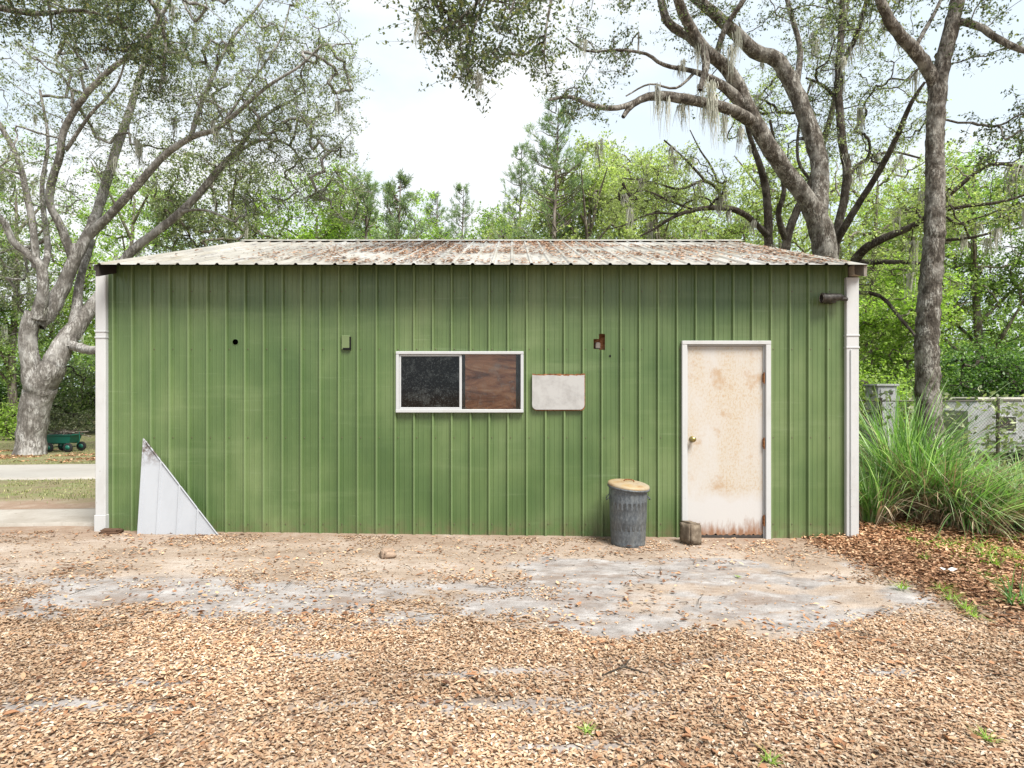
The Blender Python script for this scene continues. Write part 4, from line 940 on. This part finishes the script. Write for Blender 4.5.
tub.tube([(a - .01, Dk - .01, z1), (b + .01, Dk - .01, z1)], .02, 6); tub.tube([(b + .01, Dk - .01, z1), (b + .01, Dk + .61, z1)], .02, 6)
ck.part('tub', tub, cg)
fr2 = MB()
for yy in (Dk + .08, Dk + .52): fr2.tube([(a + .1, yy, z0 - .02), (b - .1, yy, z0 - .02)], .018, 6); 
for xx in (a + .25, b - .22): fr2.tube([(xx, Dk - .02, gz + .17), (xx, Dk + .62, gz + .17)], .015, 6); fr2.tube([(xx - .08, Dk + .08, z0 - .02), (xx, Dk + .08, gz + .17), (xx + .08, Dk + .08, z0 - .02)], .014, 6)
fr2.tube([(b, Dk + .3, gz + .25), (b + .12, Dk + .3, gz + .4), (b + .1, Dk + .3, gz + .72)], .014, 6); ck.part('frame', fr2, cg)
for xx in (a + .25, b - .05):
    for yy in (Dk - .06, Dk + .62):
        wl = MB(True); wl.lathe([(.09, -.03), (.15, -.035), (.17, -.02), (.17, .02), (.15, .035), (.09, .03)], (xx, yy, gz + .17), 20, Mk); wo = ck.part('wheel', wl, ty)
        wl = MB(True); wl.lathe([(0, -.045), (.09, -.04), (.09, .04), (0, .045)], (xx, yy, gz + .17), 14, Mk); ck.part('rim', wl, cg, parent=wo)
rg = np.random.default_rng(9); lb_ = MB()
for k in range(26):
    p0 = np.array([rg.uniform(a + .1, b - .1), Dk + rg.uniform(.1, .5), z1 + .02 + rg.uniform(-.05, .12)]); d = np.array([rg.normal(0, .3), rg.normal(0, .1), rg.uniform(.0, .15)]); lb_.tube([p0 - d, p0, p0 + d], [.02, .02, .01], 5)
single('branch_pile', lb_, bark_far, 'dead branches piled in the green garden cart', 'branches', base=(XK(60), Dk + .3, z1))

# ================================================================ TREES
# big pale oak on the left
oak_l = [
 [(30, 454, 0, 11.88), (32, 430, 0, 12.32), (36, 405, 0, 13.20), (43, 384, 0, 14.08), (54, 364, 0, 10.56)],
 [(38, 392, 0, 11.44), (31, 365, -.2, 8.36), (28, 335, -.3, 7.92), (34, 312, -.3, 7.48)],
 [(38, 318, -.3, 7.04), (43, 290, -.5, 5.03), (40, 266, -.6, 4.65), (24, 251, -.7, 3.87), (12, 240, -.9, 3.41), (6, 225, -1, 3.10), (-10, 205, -1.2, 2.63), (-30, 170, -1.6, 1.94)],
 [(36, 268, -.6, 3.87), (34, 235, -.7, 3.26), (28, 200, -.8, 2.94), (18, 160, -1, 2.63), (2, 128, -1.2, 2.40), (-20, 95, -1.4, 1.94), (-35, 40, -1.6, 1.39)],
 [(42, 275, -.4, 3.48), (48, 250, .2, 2.79), (44, 215, .5, 2.48), (42, 185, .8, 2.02), (48, 140, 1.1, 1.55), (40, 90, 1.6, 1.16)],
 [(36, 325, -.2, 7.92), (54, 304, .2, 7.48), (66, 280, .3, 6.20), (75, 256, .4, 5.81), (76, 244, .4, 5.42)],
 [(74, 262, .4, 4.65), (60, 225, 0, 3.87), (50, 205, -.2, 3.56), (51, 185, -.3, 3.56), (60, 155, -.6, 3.41), (64, 130, -.8, 3.10), (84, 97, -1.2, 2.94), (110, 70, -1.8, 2.48), (138, 48, -2.2, 2.02), (165, 10, -2.8, 1.55), (180, -30, -3, 1.16)],
 [(66, 150, -.6, 2.02), (90, 115, -1, 1.55), (116, 86, -1.5, 1.08), (128, 50, -2, 0.77)],
 [(76, 256, .4, 5.42), (92, 226, 1, 4.65), (104, 190, 1.6, 4.34), (116, 150, 2.1, 4.03), (130, 110, 2.6, 3.41), (142, 70, 3, 2.79), (155, 30, 3.4, 2.02), (160, -20, 3.6, 1.39)],
 [(88, 236, .8, 4.65), (112, 213, .6, 3.87), (140, 182, .2, 3.71), (165, 155, 0, 3.26), (192, 137, -.3, 2.79), (216, 129, -.5, 2.32), (240, 110, -.8, 2.02), (268, 86, -1.1, 1.55), (300, 66, -1.4, 1.16), (322, 44, -1.6, 0.77)],
 [(190, 139, -.3, 2.48), (199, 110, -.2, 2.16), (212, 78, 0, 1.71), (230, 42, .2, 1.39), (262, 0, .6, 1.08), (275, -30, .8, 0.77)],
 [(222, 125, -.5, 1.39), (250, 84, -.4, 1.08), (280, 40, -.2, 0.93), (290, 5, 0, 0.62)],
 [(48, 380, 0, 10.56), (62, 347, .3, 9.68), (76, 328, .6, 8.36), (104, 290, 1, 5.03), (130, 253, 1.4, 4.34), (164, 226, 1.5, 3.87), (193, 200, 1.6, 3.56), (222, 166, 1.8, 3.10), (240, 146, 2, 2.32), (262, 118, 2.2, 1.71), (296, 98, 2.4, 1.08)],
 [(228, 158, 1.8, 2.02), (262, 140, 1.9, 1.55), (290, 146, 2.2, 1.16), (304, 168, 2.4, 0.77)],
 [(70, 348, .3, 5.0), (76, 312, .8, 4.84), (80, 280, 1.1, 3.56), (92, 240, 1.8, 2.94)],
 [(74, 346, .3, 4.84), (90, 350, -.4, 4.40), (112, 348, -1, 3.52), (150, 330, -1.6, 2.29)],
 [(178, 212, 1.5, 1.55), (205, 210, 1.2, 1.24), (235, 222, 1, 0.85)],
]
cl_l = [(40, 60, 0, 90, 70, 3, 90), (150, 60, 0, 90, 80, 3, 130), (250, 60, 0, 90, 80, 2.4, 150), (300, 110, .5, 62, 72, 2, 105), (230, 130, .5, 70, 40, 2, 55), (330, 60, 0, 30, 60, 1.5, 30), (335, 185, 1.5, 34, 42, 1.5, 42), (60, -60, 0, 140, 60, 3, 60), (240, -60, 0, 120, 50, 3, 70),
        (25, 180, -1, 50, 50, 2, 42), (120, 150, 1, 60, 50, 2, 40), (20, 290, 1.5, 32, 50, 1.5, 40), (270, 190, 2, 60, 34, 1.5, 40)]
tree('oak_tree', 'big pale barked oak with many forked limbs left of the shed', 20.7, oak_l, cl_l, lf_oak, bark_pale, seed=1, leaf=(.095, .05), per=66, sig=.42, step=.3, r_tip=.010, moss=14, moss_len=.9, mossw=.02)

# large leaning oak behind the shed
oak_m = [
 [(830, 470, 0, 13.28), (829, 350, 0, 12.50), (825, 250, 0, 11.72), (816, 213, 0, 10.55)],
 [(820, 226, 0, 9.37), (804, 196, -.1, 8.59), (786, 172, -.2, 8.20), (767, 143, -.4, 7.81), (751, 115, -.5, 7.42), (737, 84, -.6, 6.64), (722, 64, -.8, 6.25), (706, 50, -1, 5.86), (690, 28, -1.3, 5.08), (679, 2, -1.6, 4.69), (668, -40, -2, 3.91)],
 [(712, 56, -1, 4.69), (688, 36, -1, 4.69), (668, 22, -1, 4.30), (661, 0, -1, 3.91), (650, -40, -1, 3.12)],
 [(700, 90, -1.4, 2.34), (706, 62, -1.3, 4.06), (697, 36, -1.3, 3.91), (686, 15, -1.3, 3.59), (676, -10, -1.3, 3.12)],
 [(818, 218, 0, 9.37), (820, 186, .2, 8.59), (819, 160, .3, 8.20), (809, 126, .4, 7.81), (793, 86, .5, 7.42), (777, 61, .5, 7.03), (754, 51, .5, 6.64), (733, 31, .4, 5.86), (712, 12, .3, 5.47), (690, -6, .2, 4.69), (640, -40, 0, 3.91)],
 [(752, 122, -.5, 6.25), (734, 111, -.8, 5.47), (713, 105, -1, 5.15), (686, 99, -1.3, 4.85), (663, 96, -1.5, 4.69), (648, 97, -1.7, 3.91), (633, 104, -1.8, 3.28), (623, 117, -1.9, 2.03)],
 [(640, 100, -1.7, 2.81), (618, 108, -2, 2.81), (594, 106, -2.2, 2.50), (570, 97, -2.4, 2.03), (548, 100, -2.6, 1.25)],
 [(745, 108, -.5, 5.86), (728, 90, -.7, 5.08), (711, 79, -.9, 3.59), (692, 71, -1, 2.34), (664, 65, -1.2, 1.88), (646, 54, -1.3, 1.56), (620, 50, -1.4, 1.33), (587, 51, -1.6, 1.10), (566, 38, -1.8, 0.78)],
 [(717, 54, -.8, 3.12), (722, 36, -.9, 2.97), (731, 18, -1, 2.81), (746, -4, -1.2, 2.50), (760, -40, -1.3, 1.95)],
 [(696, 71, -1, 1.72), (676, 88, -1.4, 1.25), (650, 84, -1.8, 0.94), (626, 96, -2, 0.71)],
 [(676, -10, -1.6, 3.91), (620, -50, -3, 3.44), (560, -50, -4.4, 2.81), (510, -30, -5.2, 2.34), (478, 2, -5.6, 1.88), (450, 26, -5.8, 1.25), (420, 34, -6, 0.78)],
 [(490, -12, -5.4, 1.56), (470, 40, -5.7, 1.17), (468, 76, -5.9, 0.71)],
 [(560, -50, -4.4, 2.03), (552, -5, -4.8, 1.56), (546, 30, -5, 1.10), (544, 58, -5.1, 0.62)],
 [(520, -30, -5.2, 1.56), (512, 8, -5.4, 1.01), (500, 30, -5.5, 0.62)],
 [(795, 90, .5, 3.91), (800, 50, .8, 2.81), (790, 10, 1, 2.34), (780, -30, 1.2, 1.88)],
]
cl_m = [(470, 22, -5.7, 62, 34, .8, 44), (440, 2, -5.7, 46, 20, .8, 22), (462, 72, -5.8, 18, 18, .4, 12), (530, 18, -5.2, 36, 32, .8, 22), (548, 66, -5, 10, 16, .4, 7), (575, 102, -2.3, 32, 12, .6, 16), (600, 60, -1.6, 34, 28, 1, 12), (640, 20, -1, 70, 26, 1.6, 26), (760, 10, 0, 90, 30, 2, 40), (620, -40, -1, 140, 30, 2.4, 60), (700, 70, 0, 40, 30, 1.2, 8)]
tm = tree('leaning_oak', 'massive mossy oak with two leaning limbs rising behind the shed roof', 13.2, oak_m, cl_m, lf_oak_dark, bark_dark, seed=2, leaf=(.062, .036), per=50, sig=.22, step=.2, r_tip=.0055, rmax=.035,
     moss=4, moss_at=[(703, 78, -1.3), (708, 92, -1.2), (712, 86, -1.1), (725, 118, -.8), (716, 106, -1), (740, 130, -.5), (660, 98, -1.5), (686, 103, -1.3), (730, 46, -.9), (738, 30, -1), (698, 50, -1.2), (682, 60, -1.2), (705, 100, -1.2)], moss_len=.8, mossw=.008)

# slim tree standing in front of the fence
slim = [
 [(930, 480, 0, 13.20), (928, 385, 0, 11.00), (927, 340, 0, 10.56), (930, 290, 0, 10.12), (934, 240, 0, 9.24), (935, 190, .05, 8.62), (935, 150, .1, 8.18), (936, 110, .1, 8.10), (938, 78, .1, 8.80)],
 [(937, 88, .1, 6.60), (926, 66, 0, 6.16), (912, 48, -.1, 5.98), (898, 32, -.2, 5.46), (888, 18, -.3, 5.10), (878, -6, -.4, 4.40), (860, -50, -.6, 3.52)],
 [(938, 88, .1, 7.22), (945, 55, .1, 7.04), (952, 26, .1, 6.86), (958, -4, .1, 6.34), (962, -50, .1, 5.28)],
 [(914, 50, -.1, 2.29), (926, 28, .3, 2.11), (936, 10, .6, 1.76), (950, -20, .9, 1.41)],
 [(952, 20, .1, 3.52), (978, 26, -.1, 3.34), (1000, 40, -.3, 3.17), (1030, 52, -.5, 2.82), (1080, 60, -.7, 2.20)],
]
tree('slim_tree', 'slim rough barked tree forking high up beside the right end of the shed', 10.2, slim, [(985, 25, 0, 60, 40, .8, 26), (880, -10, 0, 60, 26, 1, 14), (1010, 130, -.2, 32, 34, .7, 30), (880, 14, -.2, 20, 12, .3, 5), (960, -40, 0, 100, 30, 1, 30)], lf_oak_dark, bark_dark, seed=3, leaf=(.06, .036), per=60, sig=.17, step=.12, r_tip=.004, rmax=.02, moss=0)

# dark crooked understorey trees behind the shed
und1 = [
 [(772, 420, 0, 6), (770, 300, 0, 5), (769, 246, 0, 4.4), (767, 199, 0, 3.8), (762, 173, -.2, 3.4), (752, 143, -.4, 2.4), (742, 110, -.6, 1.6)],
 [(768, 236, 0, 3.8), (757, 225, -.4, 3), (744, 214, -.8, 3), (726, 208, -1, 2.8), (699, 209, -1.4, 2.4), (676, 216, -1.8, 1.8), (654, 229, -2, 1.2), (640, 236, -2, .8)],
 [(724, 207, -1, 2), (717, 189, -1.2, 1.8), (703, 181, -1.4, 1.6), (680, 189, -1.6, 1.2), (652, 182, -1.8, .9), (622, 178, -1.9, .6)],
 [(706, 182, -1.4, 1.5), (694, 168, -1.5, 1.3), (682, 156, -1.6, 1), (664, 140, -1.7, .8)],
 [(694, 210, -1.5, 1.5), (668, 200, -1.9, 1.1), (644, 190, -2.1, .8), (630, 196, -2.2, .5)],
 [(680, 214, -1.6, 1.2), (650, 214, -1.9, .9), (622, 226, -2.1, .6), (600, 230, -2.1, .4)],
 [(720, 190, -1, 1.4), (712, 168, -.9, 1.1), (700, 150, -.9, .8), (690, 130, -.9, .5)],
]
tree('crooked_tree', 'dark crooked small tree spreading thin bare limbs over the shed ridge', 15.5, und1, [(680, 185, -1.4, 60, 34, 1.2, 60), (640, 205, -1.8, 50, 26, 1, 30), (745, 110, 0, 40, 40, 1.2, 40)], lf_pale, bark_thin, seed=4, leaf=(.06, .035), per=50, sig=.2, step=.2, r_tip=.0065, moss=12, moss_len=.7, mossw=.012)
und2 = [
 [(786, 420, 0, 6), (784, 300, 0, 5), (786, 246, 0, 4.2), (796, 213, 0, 3.8), (812, 180, .2, 3.4), (824, 140, .4, 3), (836, 92, .6, 2.4), (842, 40, .8, 1.8), (850, -10, 1, 1.4)],
 [(786, 240, 0, 3.6), (778, 215, -.3, 3), (784, 190, -.5, 2.4), (776, 150, -.8, 1.8), (770, 120, -1, 1.2)],
 [(812, 182, .2, 1.8), (798, 160, .5, 1.5), (800, 120, .8, 1.2), (812, 80, 1, .9)],
]
tree('twin_stem_tree', 'dark twin stemmed small tree just left of the massive oak trunk', 15, und2, [(800, 120, .6, 50, 70, 1.4, 80), (830, 30, .8, 50, 40, 1.4, 50)], lf_oak, bark_thin, seed=5, leaf=(.06, .035), per=50, sig=.22, step=.25, r_tip=.0065, moss=8)
und3 = [
 [(832, 420, 0, 5.5), (833, 300, 0, 4.6), (836, 238, 0, 4), (844, 200, 0, 4), (847, 172, 0, 4), (842, 140, .1, 3.8), (839, 100, .2, 3.6), (839, 66, .3, 3.2), (841, 33, .4, 2.8), (843, -6, .5, 2.4), (845, -50, .6, 2)],
 [(839, 68, .3, 2.6), (852, 46, 0, 2.5), (862, 18, -.3, 2.2), (870, -14, -.6, 1.8)],
 [(835, 244, 0, 4), (851, 216, -.4, 3.6), (874, 180, -.8, 3.2), (894, 143, -1.2, 2.8), (911, 103, -1.6, 2.2), (925, 82, -1.8, 1.4)],
 [(846, 178, 0, 2), (862, 162, .3, 1.7), (890, 152, .7, 1.3), (920, 158, 1, .9)],
 [(840, 104, .2, 2), (824, 86, .5, 1.5), (806, 78, .8, 1)],
]
tree('mossy_tree', 'thin upright mossy tree in the gap right of the massive oak trunk', 14, und3, [(860, 60, 0, 60, 55, 1.6, 70), (880, 130, -.6, 50, 40, 1.4, 50), (850, -10, 0, 70, 30, 1.4, 36)], lf_oak, bark_thin, seed=6, leaf=(.06, .035), per=50, sig=.22, step=.25, r_tip=.006, moss=14, moss_len=.8)
und4 = [
 [(848, 420, 0, 6), (846, 330, 0, 5), (852, 272, 0, 4.8), (862, 252, -.3, 4.4), (880, 240, -.8, 4), (908, 228, -1.2, 3.4), (928, 216, -1.5, 2.8), (955, 190, -1.9, 2.2), (990, 165, -2.2, 1.8), (1030, 168, -2.4, 1.3)],
 [(858, 262, -.1, 3), (880, 262, -.6, 2.6), (905, 262, -1, 2), (925, 264, -1.2, 1.5)],
 [(852, 292, -.2, 2.4), (880, 296, -.6, 2), (900, 318, -.9, 1.6), (922, 344, -1.2, 1.2)],
 [(930, 214, -1.5, 2), (966, 206, -1.8, 1.8), (1000, 202, -2, 1.5), (1040, 190, -2.2, 1.1)],
 [(940, 240, -1.4, 1.6), (970, 238, -1.8, 1.4), (1000, 230, -2, 1)],
]
tree('spreading_tree', 'dark small tree with long limbs spreading right past the shed corner', 13.6, und4, [(960, 200, -1.8, 70, 40, 1.2, 70), (900, 280, -.8, 40, 40, 1, 26)], lf_pale, bark_thin, seed=7, leaf=(.06, .035), per=50, sig=.22, step=.25, r_tip=.006, moss=10)

# near oak out of frame on the left whose bough hangs into the top left corner
bo = [
 [(-190, 520, 0, 30), (-195, 350, 0, 26), (-185, 200, 0, 24), (-170, 60, 0, 20), (-160, -60, 0, 16)],
 [(-175, 60, 0, 12), (-110, 10, .3, 8), (-50, 0, .6, 5), (0, 8, .9, 3.4), (40, 14, 1.2, 2.4), (80, 10, 1.4, 1.6), (120, 20, 1.6, 1)],
 [(-80, 0, .4, 6), (-20, -30, .8, 4.6), (50, -36, 1.2, 3.6), (110, -26, 1.6, 3), (150, 0, 1.9, 2.4), (165, 40, 2, 1.6), (160, 90, 2.1, .9)],
 [(40, -36, 1.2, 2.4), (48, 0, 1.3, 1.6), (52, 30, 1.4, .8)],
]
tree('overhanging_oak', 'dark leaved oak bough hanging into the upper left over the yard', 8.4, bo, [(30, 6, 1, 50, 18, .7, 34), (100, 20, 1.6, 50, 26, .7, 44), (150, 40, 2, 40, 34, .6, 46), (160, 92, 2.1, 18, 26, .4, 14), (60, -40, 1, 120, 26, 1, 50), (-120, -40, 0, 90, 80, 1.6, 70)], lf_oak_dark, bark_dark, seed=8, leaf=(.055, .032), per=70, sig=.17, step=.2, r_tip=.0045, rmax=.025)

# generic broadleaf tree in world units
def btree(name, label, x, y, h, rx, mat_, seed, n=150, per=60, leaf=(.17, .1), sig=.5, lean=0, low=.25, bark=bark_far, group='trees behind the shed', moss=0, cat='tree', trunk_r=None, n_l=7):
    rng = np.random.default_rng(seed); z0 = T(x, y); t = Thing(name, label, cat, (x, y, z0), group)
    tr = trunk_r or h * .011; top = np.array([x + lean, y, z0 + h * .8]); tubes = []; nodes = []
    s = spline([(x, y, z0 - .2, tr * 1.4), (x + lean * .2 + rng.normal(0, .15), y, z0 + h * .25, tr), (x + lean * .6 + rng.normal(0, .2), y, z0 + h * .5, tr * .75), (*top, tr * .3)], .5)
    V, q = tube(s[:, :3], s[:, 3], 8); tubes.append((V, q, None)); nodes.append(s[:, :3])
    for k in range(n_l):
        f = rng.uniform(low, .75); p = s[int(f / .8 * (len(s) - 1))][:3]; a = rng.uniform(0, 2 * math.pi); l = rx * rng.uniform(.5, .85)
        e = p + [math.cos(a) * l, math.sin(a) * l, h * rng.uniform(.08, .22)]; mm = (p + e) / 2 + [0, 0, rng.uniform(-.1, .3)]
        s2_ = spline([(*p, tr * .5), (*mm, tr * .35), (*e, tr * .15)], .4); V, q = tube(s2_[:, :3], s2_[:, 3], 6); tubes.append((V, q, None)); nodes.append(s2_[:, :3])
    # lumpy crown: several lobes
    lobes = []; nl = max(5, int(n / 16)); cz = z0 + h * (low + 1) / 2
    lc_ = ellip(rng, nl, (x + lean * .6, y, cz), (rx * .72, rx * .72, h * (1 - low) * .42), .35)
    for c_ in lc_: lobes.append(ellip(rng, int(n / nl) + 1, c_, (rx * .38, rx * .38, h * .12), .0))
    cs = np.vstack(lobes); tubes += grow(rng, np.vstack(nodes), cs, .012, rmax=.06)
    V, q, a = merge(tubes); t.part('trunk', (V, q, None), bark, smooth=True)
    pos, st_, en_ = sprigs(rng, cs, per, sig, leaf[0], 14)
    t.part('crown', leaves(rng, pos, leaf[0], leaf[1], .65, .1), mat_)
    for p_ in (cs[rng.choice(len(cs), moss)] if moss else []): t.part('moss', moss_mesh(rng, [p_], 22, 1.5, .02), lf_moss)
    return t
def bx_(px, D): return (px - 512) / F * D
G = 'trees behind the shed'
spec = [  # name, label, px, D, top y, rx, mat, n, low
 ('broadleaf_tree', 'dull green tree behind the left edge of the big pale oak', -60, 31, 110, 5, lf_oak, 170, .15),
 ('broadleaf_tree', 'grey green tree seen between the limbs of the big pale oak', 15, 33, 135, 4.6, lf_spring, 190, .15),
 ('broadleaf_tree', 'bright green tree behind the upright middle limb of the pale oak', 130, 34, 140, 4.4, lf_bright, 180, .15),
 ('broadleaf_tree', 'mossy grey tree over the left end of the roof', 228, 29, 140, 3.8, lf_oak, 190, .2),
 ('broadleaf_tree', 'light green tree above the left third of the roof', 310, 30, 160, 3.6, lf_bright, 150, .25),
 ('broadleaf_tree', 'pale tall tree with thin drooping crown between two pines', 590, 27, 122, 2.4, lf_pale, 120, .3),
 ('broadleaf_tree', 'low light green tree over the middle of the roof ridge', 505, 34, 188, 3.4, lf_spring, 110, .25),
 ('broadleaf_tree', 'round yellow green tree left of the ridge middle', 448, 40, 196, 3.8, lf_bright, 90, .3),
 ('broadleaf_tree', 'pale yellow tree behind the crooked dark limbs', 668, 30, 130, 4.2, lf_pale, 180, .25),
 ('broadleaf_tree', 'light tree behind the massive oak trunk', 770, 31, 140, 4.4, lf_pale, 170, .2),
 ('broadleaf_tree', 'pale spring tree between the massive oak and the slim tree', 872, 24, 120, 3.6, lf_pale, 190, .12),
 ('broadleaf_tree', 'fresh green tree right of the slim tree', 985, 23, 95, 3.6, lf_spring, 190, .15),
 ('broadleaf_tree', 'bushy green tree beyond the right border', 1110, 22, 60, 4.2, lf_spring, 190, .1),
 ('broadleaf_tree', 'low pale green tree between the young pine and the left oak crown', 350, 33, 180, 3.2, lf_spring, 120, .3),
 ('broadleaf_tree', 'low bright tree in front of the young pine over the roof', 400, 36, 194, 3.6, lf_bright, 120, .3),
 ('broadleaf_tree', 'pale green tree at the foot of the tall thin pine', 548, 30, 172, 3.2, lf_pale, 140, .3),
 ('broadleaf_tree', 'light yellow tree under the long low mossy limb', 628, 34, 150, 3.6, lf_pale, 170, .3),
 ('broadleaf_tree', 'yellow green tree right behind the crooked dark tree', 715, 36, 165, 4.2, lf_bright, 170, .3),
 ('broadleaf_tree', 'pale tree filling the gap left of the slim tree', 905, 30, 150, 4.0, lf_bright, 190, .15),
 ('broadleaf_tree', 'yellow green tree just above the shed corner trim', 880, 19, 235, 2.2, lf_bright, 130, .05),
]
for i, (nm, lb, px, D, ty_, rx, mt, n, lo) in enumerate(spec):
    x = bx_(px, D); h = CAMZ + (HZ - ty_) / F * D - T(x, D)
    btree(nm, lb, x, D, h, rx, mt, 40 + i, int(n * 2.1), 70, (.15, .09) if D > 26 else (.115, .07), .5 if D > 26 else .4, rng.normal(0, .5), lo, moss=10 if 'pale' in lb or 'mossy' in lb else 0)
# dense bushes
def bush(label, x, y, h, rx, mt, seed, n=120, per=90, leaf=(.1, .06), sig=.28):
    rng = np.random.default_rng(seed); z0 = T(x, y); t = Thing('bush', label, 'bush', (x, y, z0), 'bushes behind the fences')
    cs = ellip(rng, n, (x, y, z0 + h * .5), (rx, rx * .7, h * .5), .45); cs = cs[cs[:, 2] > z0 + .1]
    st = [np.array([x + rng.normal(0, .15), y, z0 + .02]) for _ in range(6)]; V, q, a = merge(grow(rng, st, cs, .012, rmax=.05)); t.part('stems', (V, q, None), bark_thin)
    pos = np.repeat(cs, per, 0); t.part('foliage', leaves(rng, pos + rng.normal(size=pos.shape) * sig, leaf[0], leaf[1], .65, .1), mt)
bush('dense dark green bush behind the fence right of the slim tree', bx_(975, 17.3), 17.3, 3.4, 1.9, lf_bush, 201, 190)
bush('dark green bush continuing past the right border', bx_(1050, 17.6), 17.6, 3.6, 1.9, lf_bush, 202, 170)
bush('bright yellow green bush low beside the shed corner', bx_(868, 15), 15, 2.3, 1.2, lf_bright, 203, 110)
bush('grey green bush between cabinet and slim tree', bx_(905, 17.5), 17.5, 2.5, 1.3, lf_spring, 204, 90)
D_ = 37.5
for i, (px, h, rx, mt, lb) in enumerate([(-70, 5, 3.6, lf_bush, 'dark bush beyond the vine fence at the left border'), (10, 4.6, 3.2, lf_bush, 'dark undergrowth bush behind the left side of the pale trunk'), (72, 4.4, 2.8, lf_oak, 'grey green bush behind the garden cart'),
                                         (115, 5, 2.6, lf_spring, 'green bush beyond the fence hidden beside the shed post'), (-130, 5, 3.4, lf_oak, 'bush far out to the left beyond the fence')]):
    bush(lb, bx_(px, D_), D_ + (i % 2), h, rx, mt, 210 + i, 130, 60, (.17, .1), .45)
bush('bright lime sapling left of the pale trunk in front of the fence', bx_(8, 30), 30, 1.7, .9, lf_bright, 220, 40, 50, (.14, .09), .25)

# pines
def pine(label, px, D, ty_, rx, seed, n_w=10, lo=.35):
    rng = np.random.default_rng(seed); x = bx_(px, D); z0 = T(x, D); h = CAMZ + (HZ - ty_) / F * D - z0; t = Thing('pine_tree', label, 'tree', (x, D, z0), 'pines behind the shed')
    tubes = []; s = np.array([(x + .1 * math.sin(k), D, z0 - .2 + (h + .1) * k / 8) for k in range(9)]); V, q = tube(s, np.linspace(h * .014, .02, 9), 7); tubes.append((V, q, None)); tip = []
    dirs = []
    for k in range(n_w * 5):
        f = lo + (1 - lo) * rng.uniform(0, .98); p = np.array([x, D, z0 + h * f]); a = rng.uniform(0, 2 * math.pi)
        l = rx * (1.04 - (f - lo) / (1 - lo)) ** .8 * rng.uniform(.45, 1.1); e = p + [math.cos(a) * l, math.sin(a) * l, l * rng.uniform(.3, .9)]
        mm = (p + e) / 2 - [0, 0, l * .1]; V, q = tube([p, mm, e], [.035, .022, .008], 4); tubes.append((V, q, None))
        for u_ in (.5, .68, .84, 1.):
            c0 = p + (e - p) * u_ + rng.normal(0, .13 * l, 3) * [1, 1, .5]; dd = (e - p) / (np.linalg.norm(e - p) + 1e-6) * .5 + [0, 0, .7] + rng.normal(0, .3, 3)
            c1 = c0 + dd * rng.uniform(.2, .45); tip.append((c0, c1)); dirs.append(dd)
            V, q = tube([p + (e - p) * max(0, u_ - .1), c0, c1], [.012, .008, .004], 3); tubes.append((V, q, None))
    V, q, a = merge(tubes); t.part('trunk', (V, q, None), bark_far)
    k = 30; A = np.repeat(np.array([t_[0] for t_ in tip]), k, 0); B = np.repeat(np.array([t_[1] for t_ in tip]), k, 0); n = len(A); u_ = rng.uniform(.1, 1, n)[:, None]; pos = A + (B - A) * u_
    d = rand_unit(rng, n) * .8 + (B - A) / (np.linalg.norm(B - A, axis=1)[:, None] + 1e-6) * .8; d /= np.linalg.norm(d, axis=1)[:, None]; b = np.cross(d, rand_unit(rng, n)); b /= np.linalg.norm(b, axis=1)[:, None] + 1e-9
    l = rng.uniform(.14, .28, n)[:, None]; V = np.stack([pos, pos + d * l * .5 + b * .013, pos + d * l, pos + d * l * .5 - b * .013], 1).reshape(-1, 3)
    t.part('crown', (V, np.arange(n * 4).reshape(n, 4), {'rnd': np.repeat(rng.uniform(0, 1, n), 4)}), lf_pine)
pine('tall thin pine above the middle of the roof', 556, 26, 106, 2.9, 301, 20, .3)
pine('young pine with upright tufts over the left half of the roof', 398, 24, 178, 2.3, 302, 15, .3)
pine('small pine touching the left oak crown', 366, 28, 176, 2.4, 303, 14, .3)
pine('slender distant pine left of the tall pine', 520, 34, 150, 2.6, 304, 16, .35)
pine('sparse distant pine with a flat top over the ridge', 462, 42, 188, 2.4, 305, 12, .5)
pine('thin distant pine between the round tree and the young pine', 436, 40, 190, 2.2, 306, 12, .5)

# far wood closing the horizon
def woods(rng):
    out = []
    for band, (D0, h0, n) in enumerate(((46, 7.0, 620), (56, 9.5, 620))):
        a = np.linspace(-1.25, 1.25, n) + rng.normal(0, .004, n); x = np.sin(a) * D0 * 1.1 * (1 / np.maximum(.35, np.cos(a))) ** .5; y = np.cos(a) * D0 + 6
        hh = h0 * (.55 + .75 * fbm(a * 14, a * 0 + band, 5 + band))
        for lay in range(4):
            z = terrain(x, y) + hh * (lay + rng.uniform(0, 1, n)) / 4; c = np.stack([x + rng.normal(0, 1, n), y + rng.normal(0, 1.5, n), z], 1)
            pos = np.repeat(c, 34, 0) + rng.normal(size=(n * 34, 3)) * [.8, .8, .7]; out.append(leaves(rng, pos, .42, .26, .4, .2))
    return merge(out)
single('woods', woods(np.random.default_rng(77)), lf_spring, 'far band of green woodland closing the horizon', 'woods', kind='stuff')
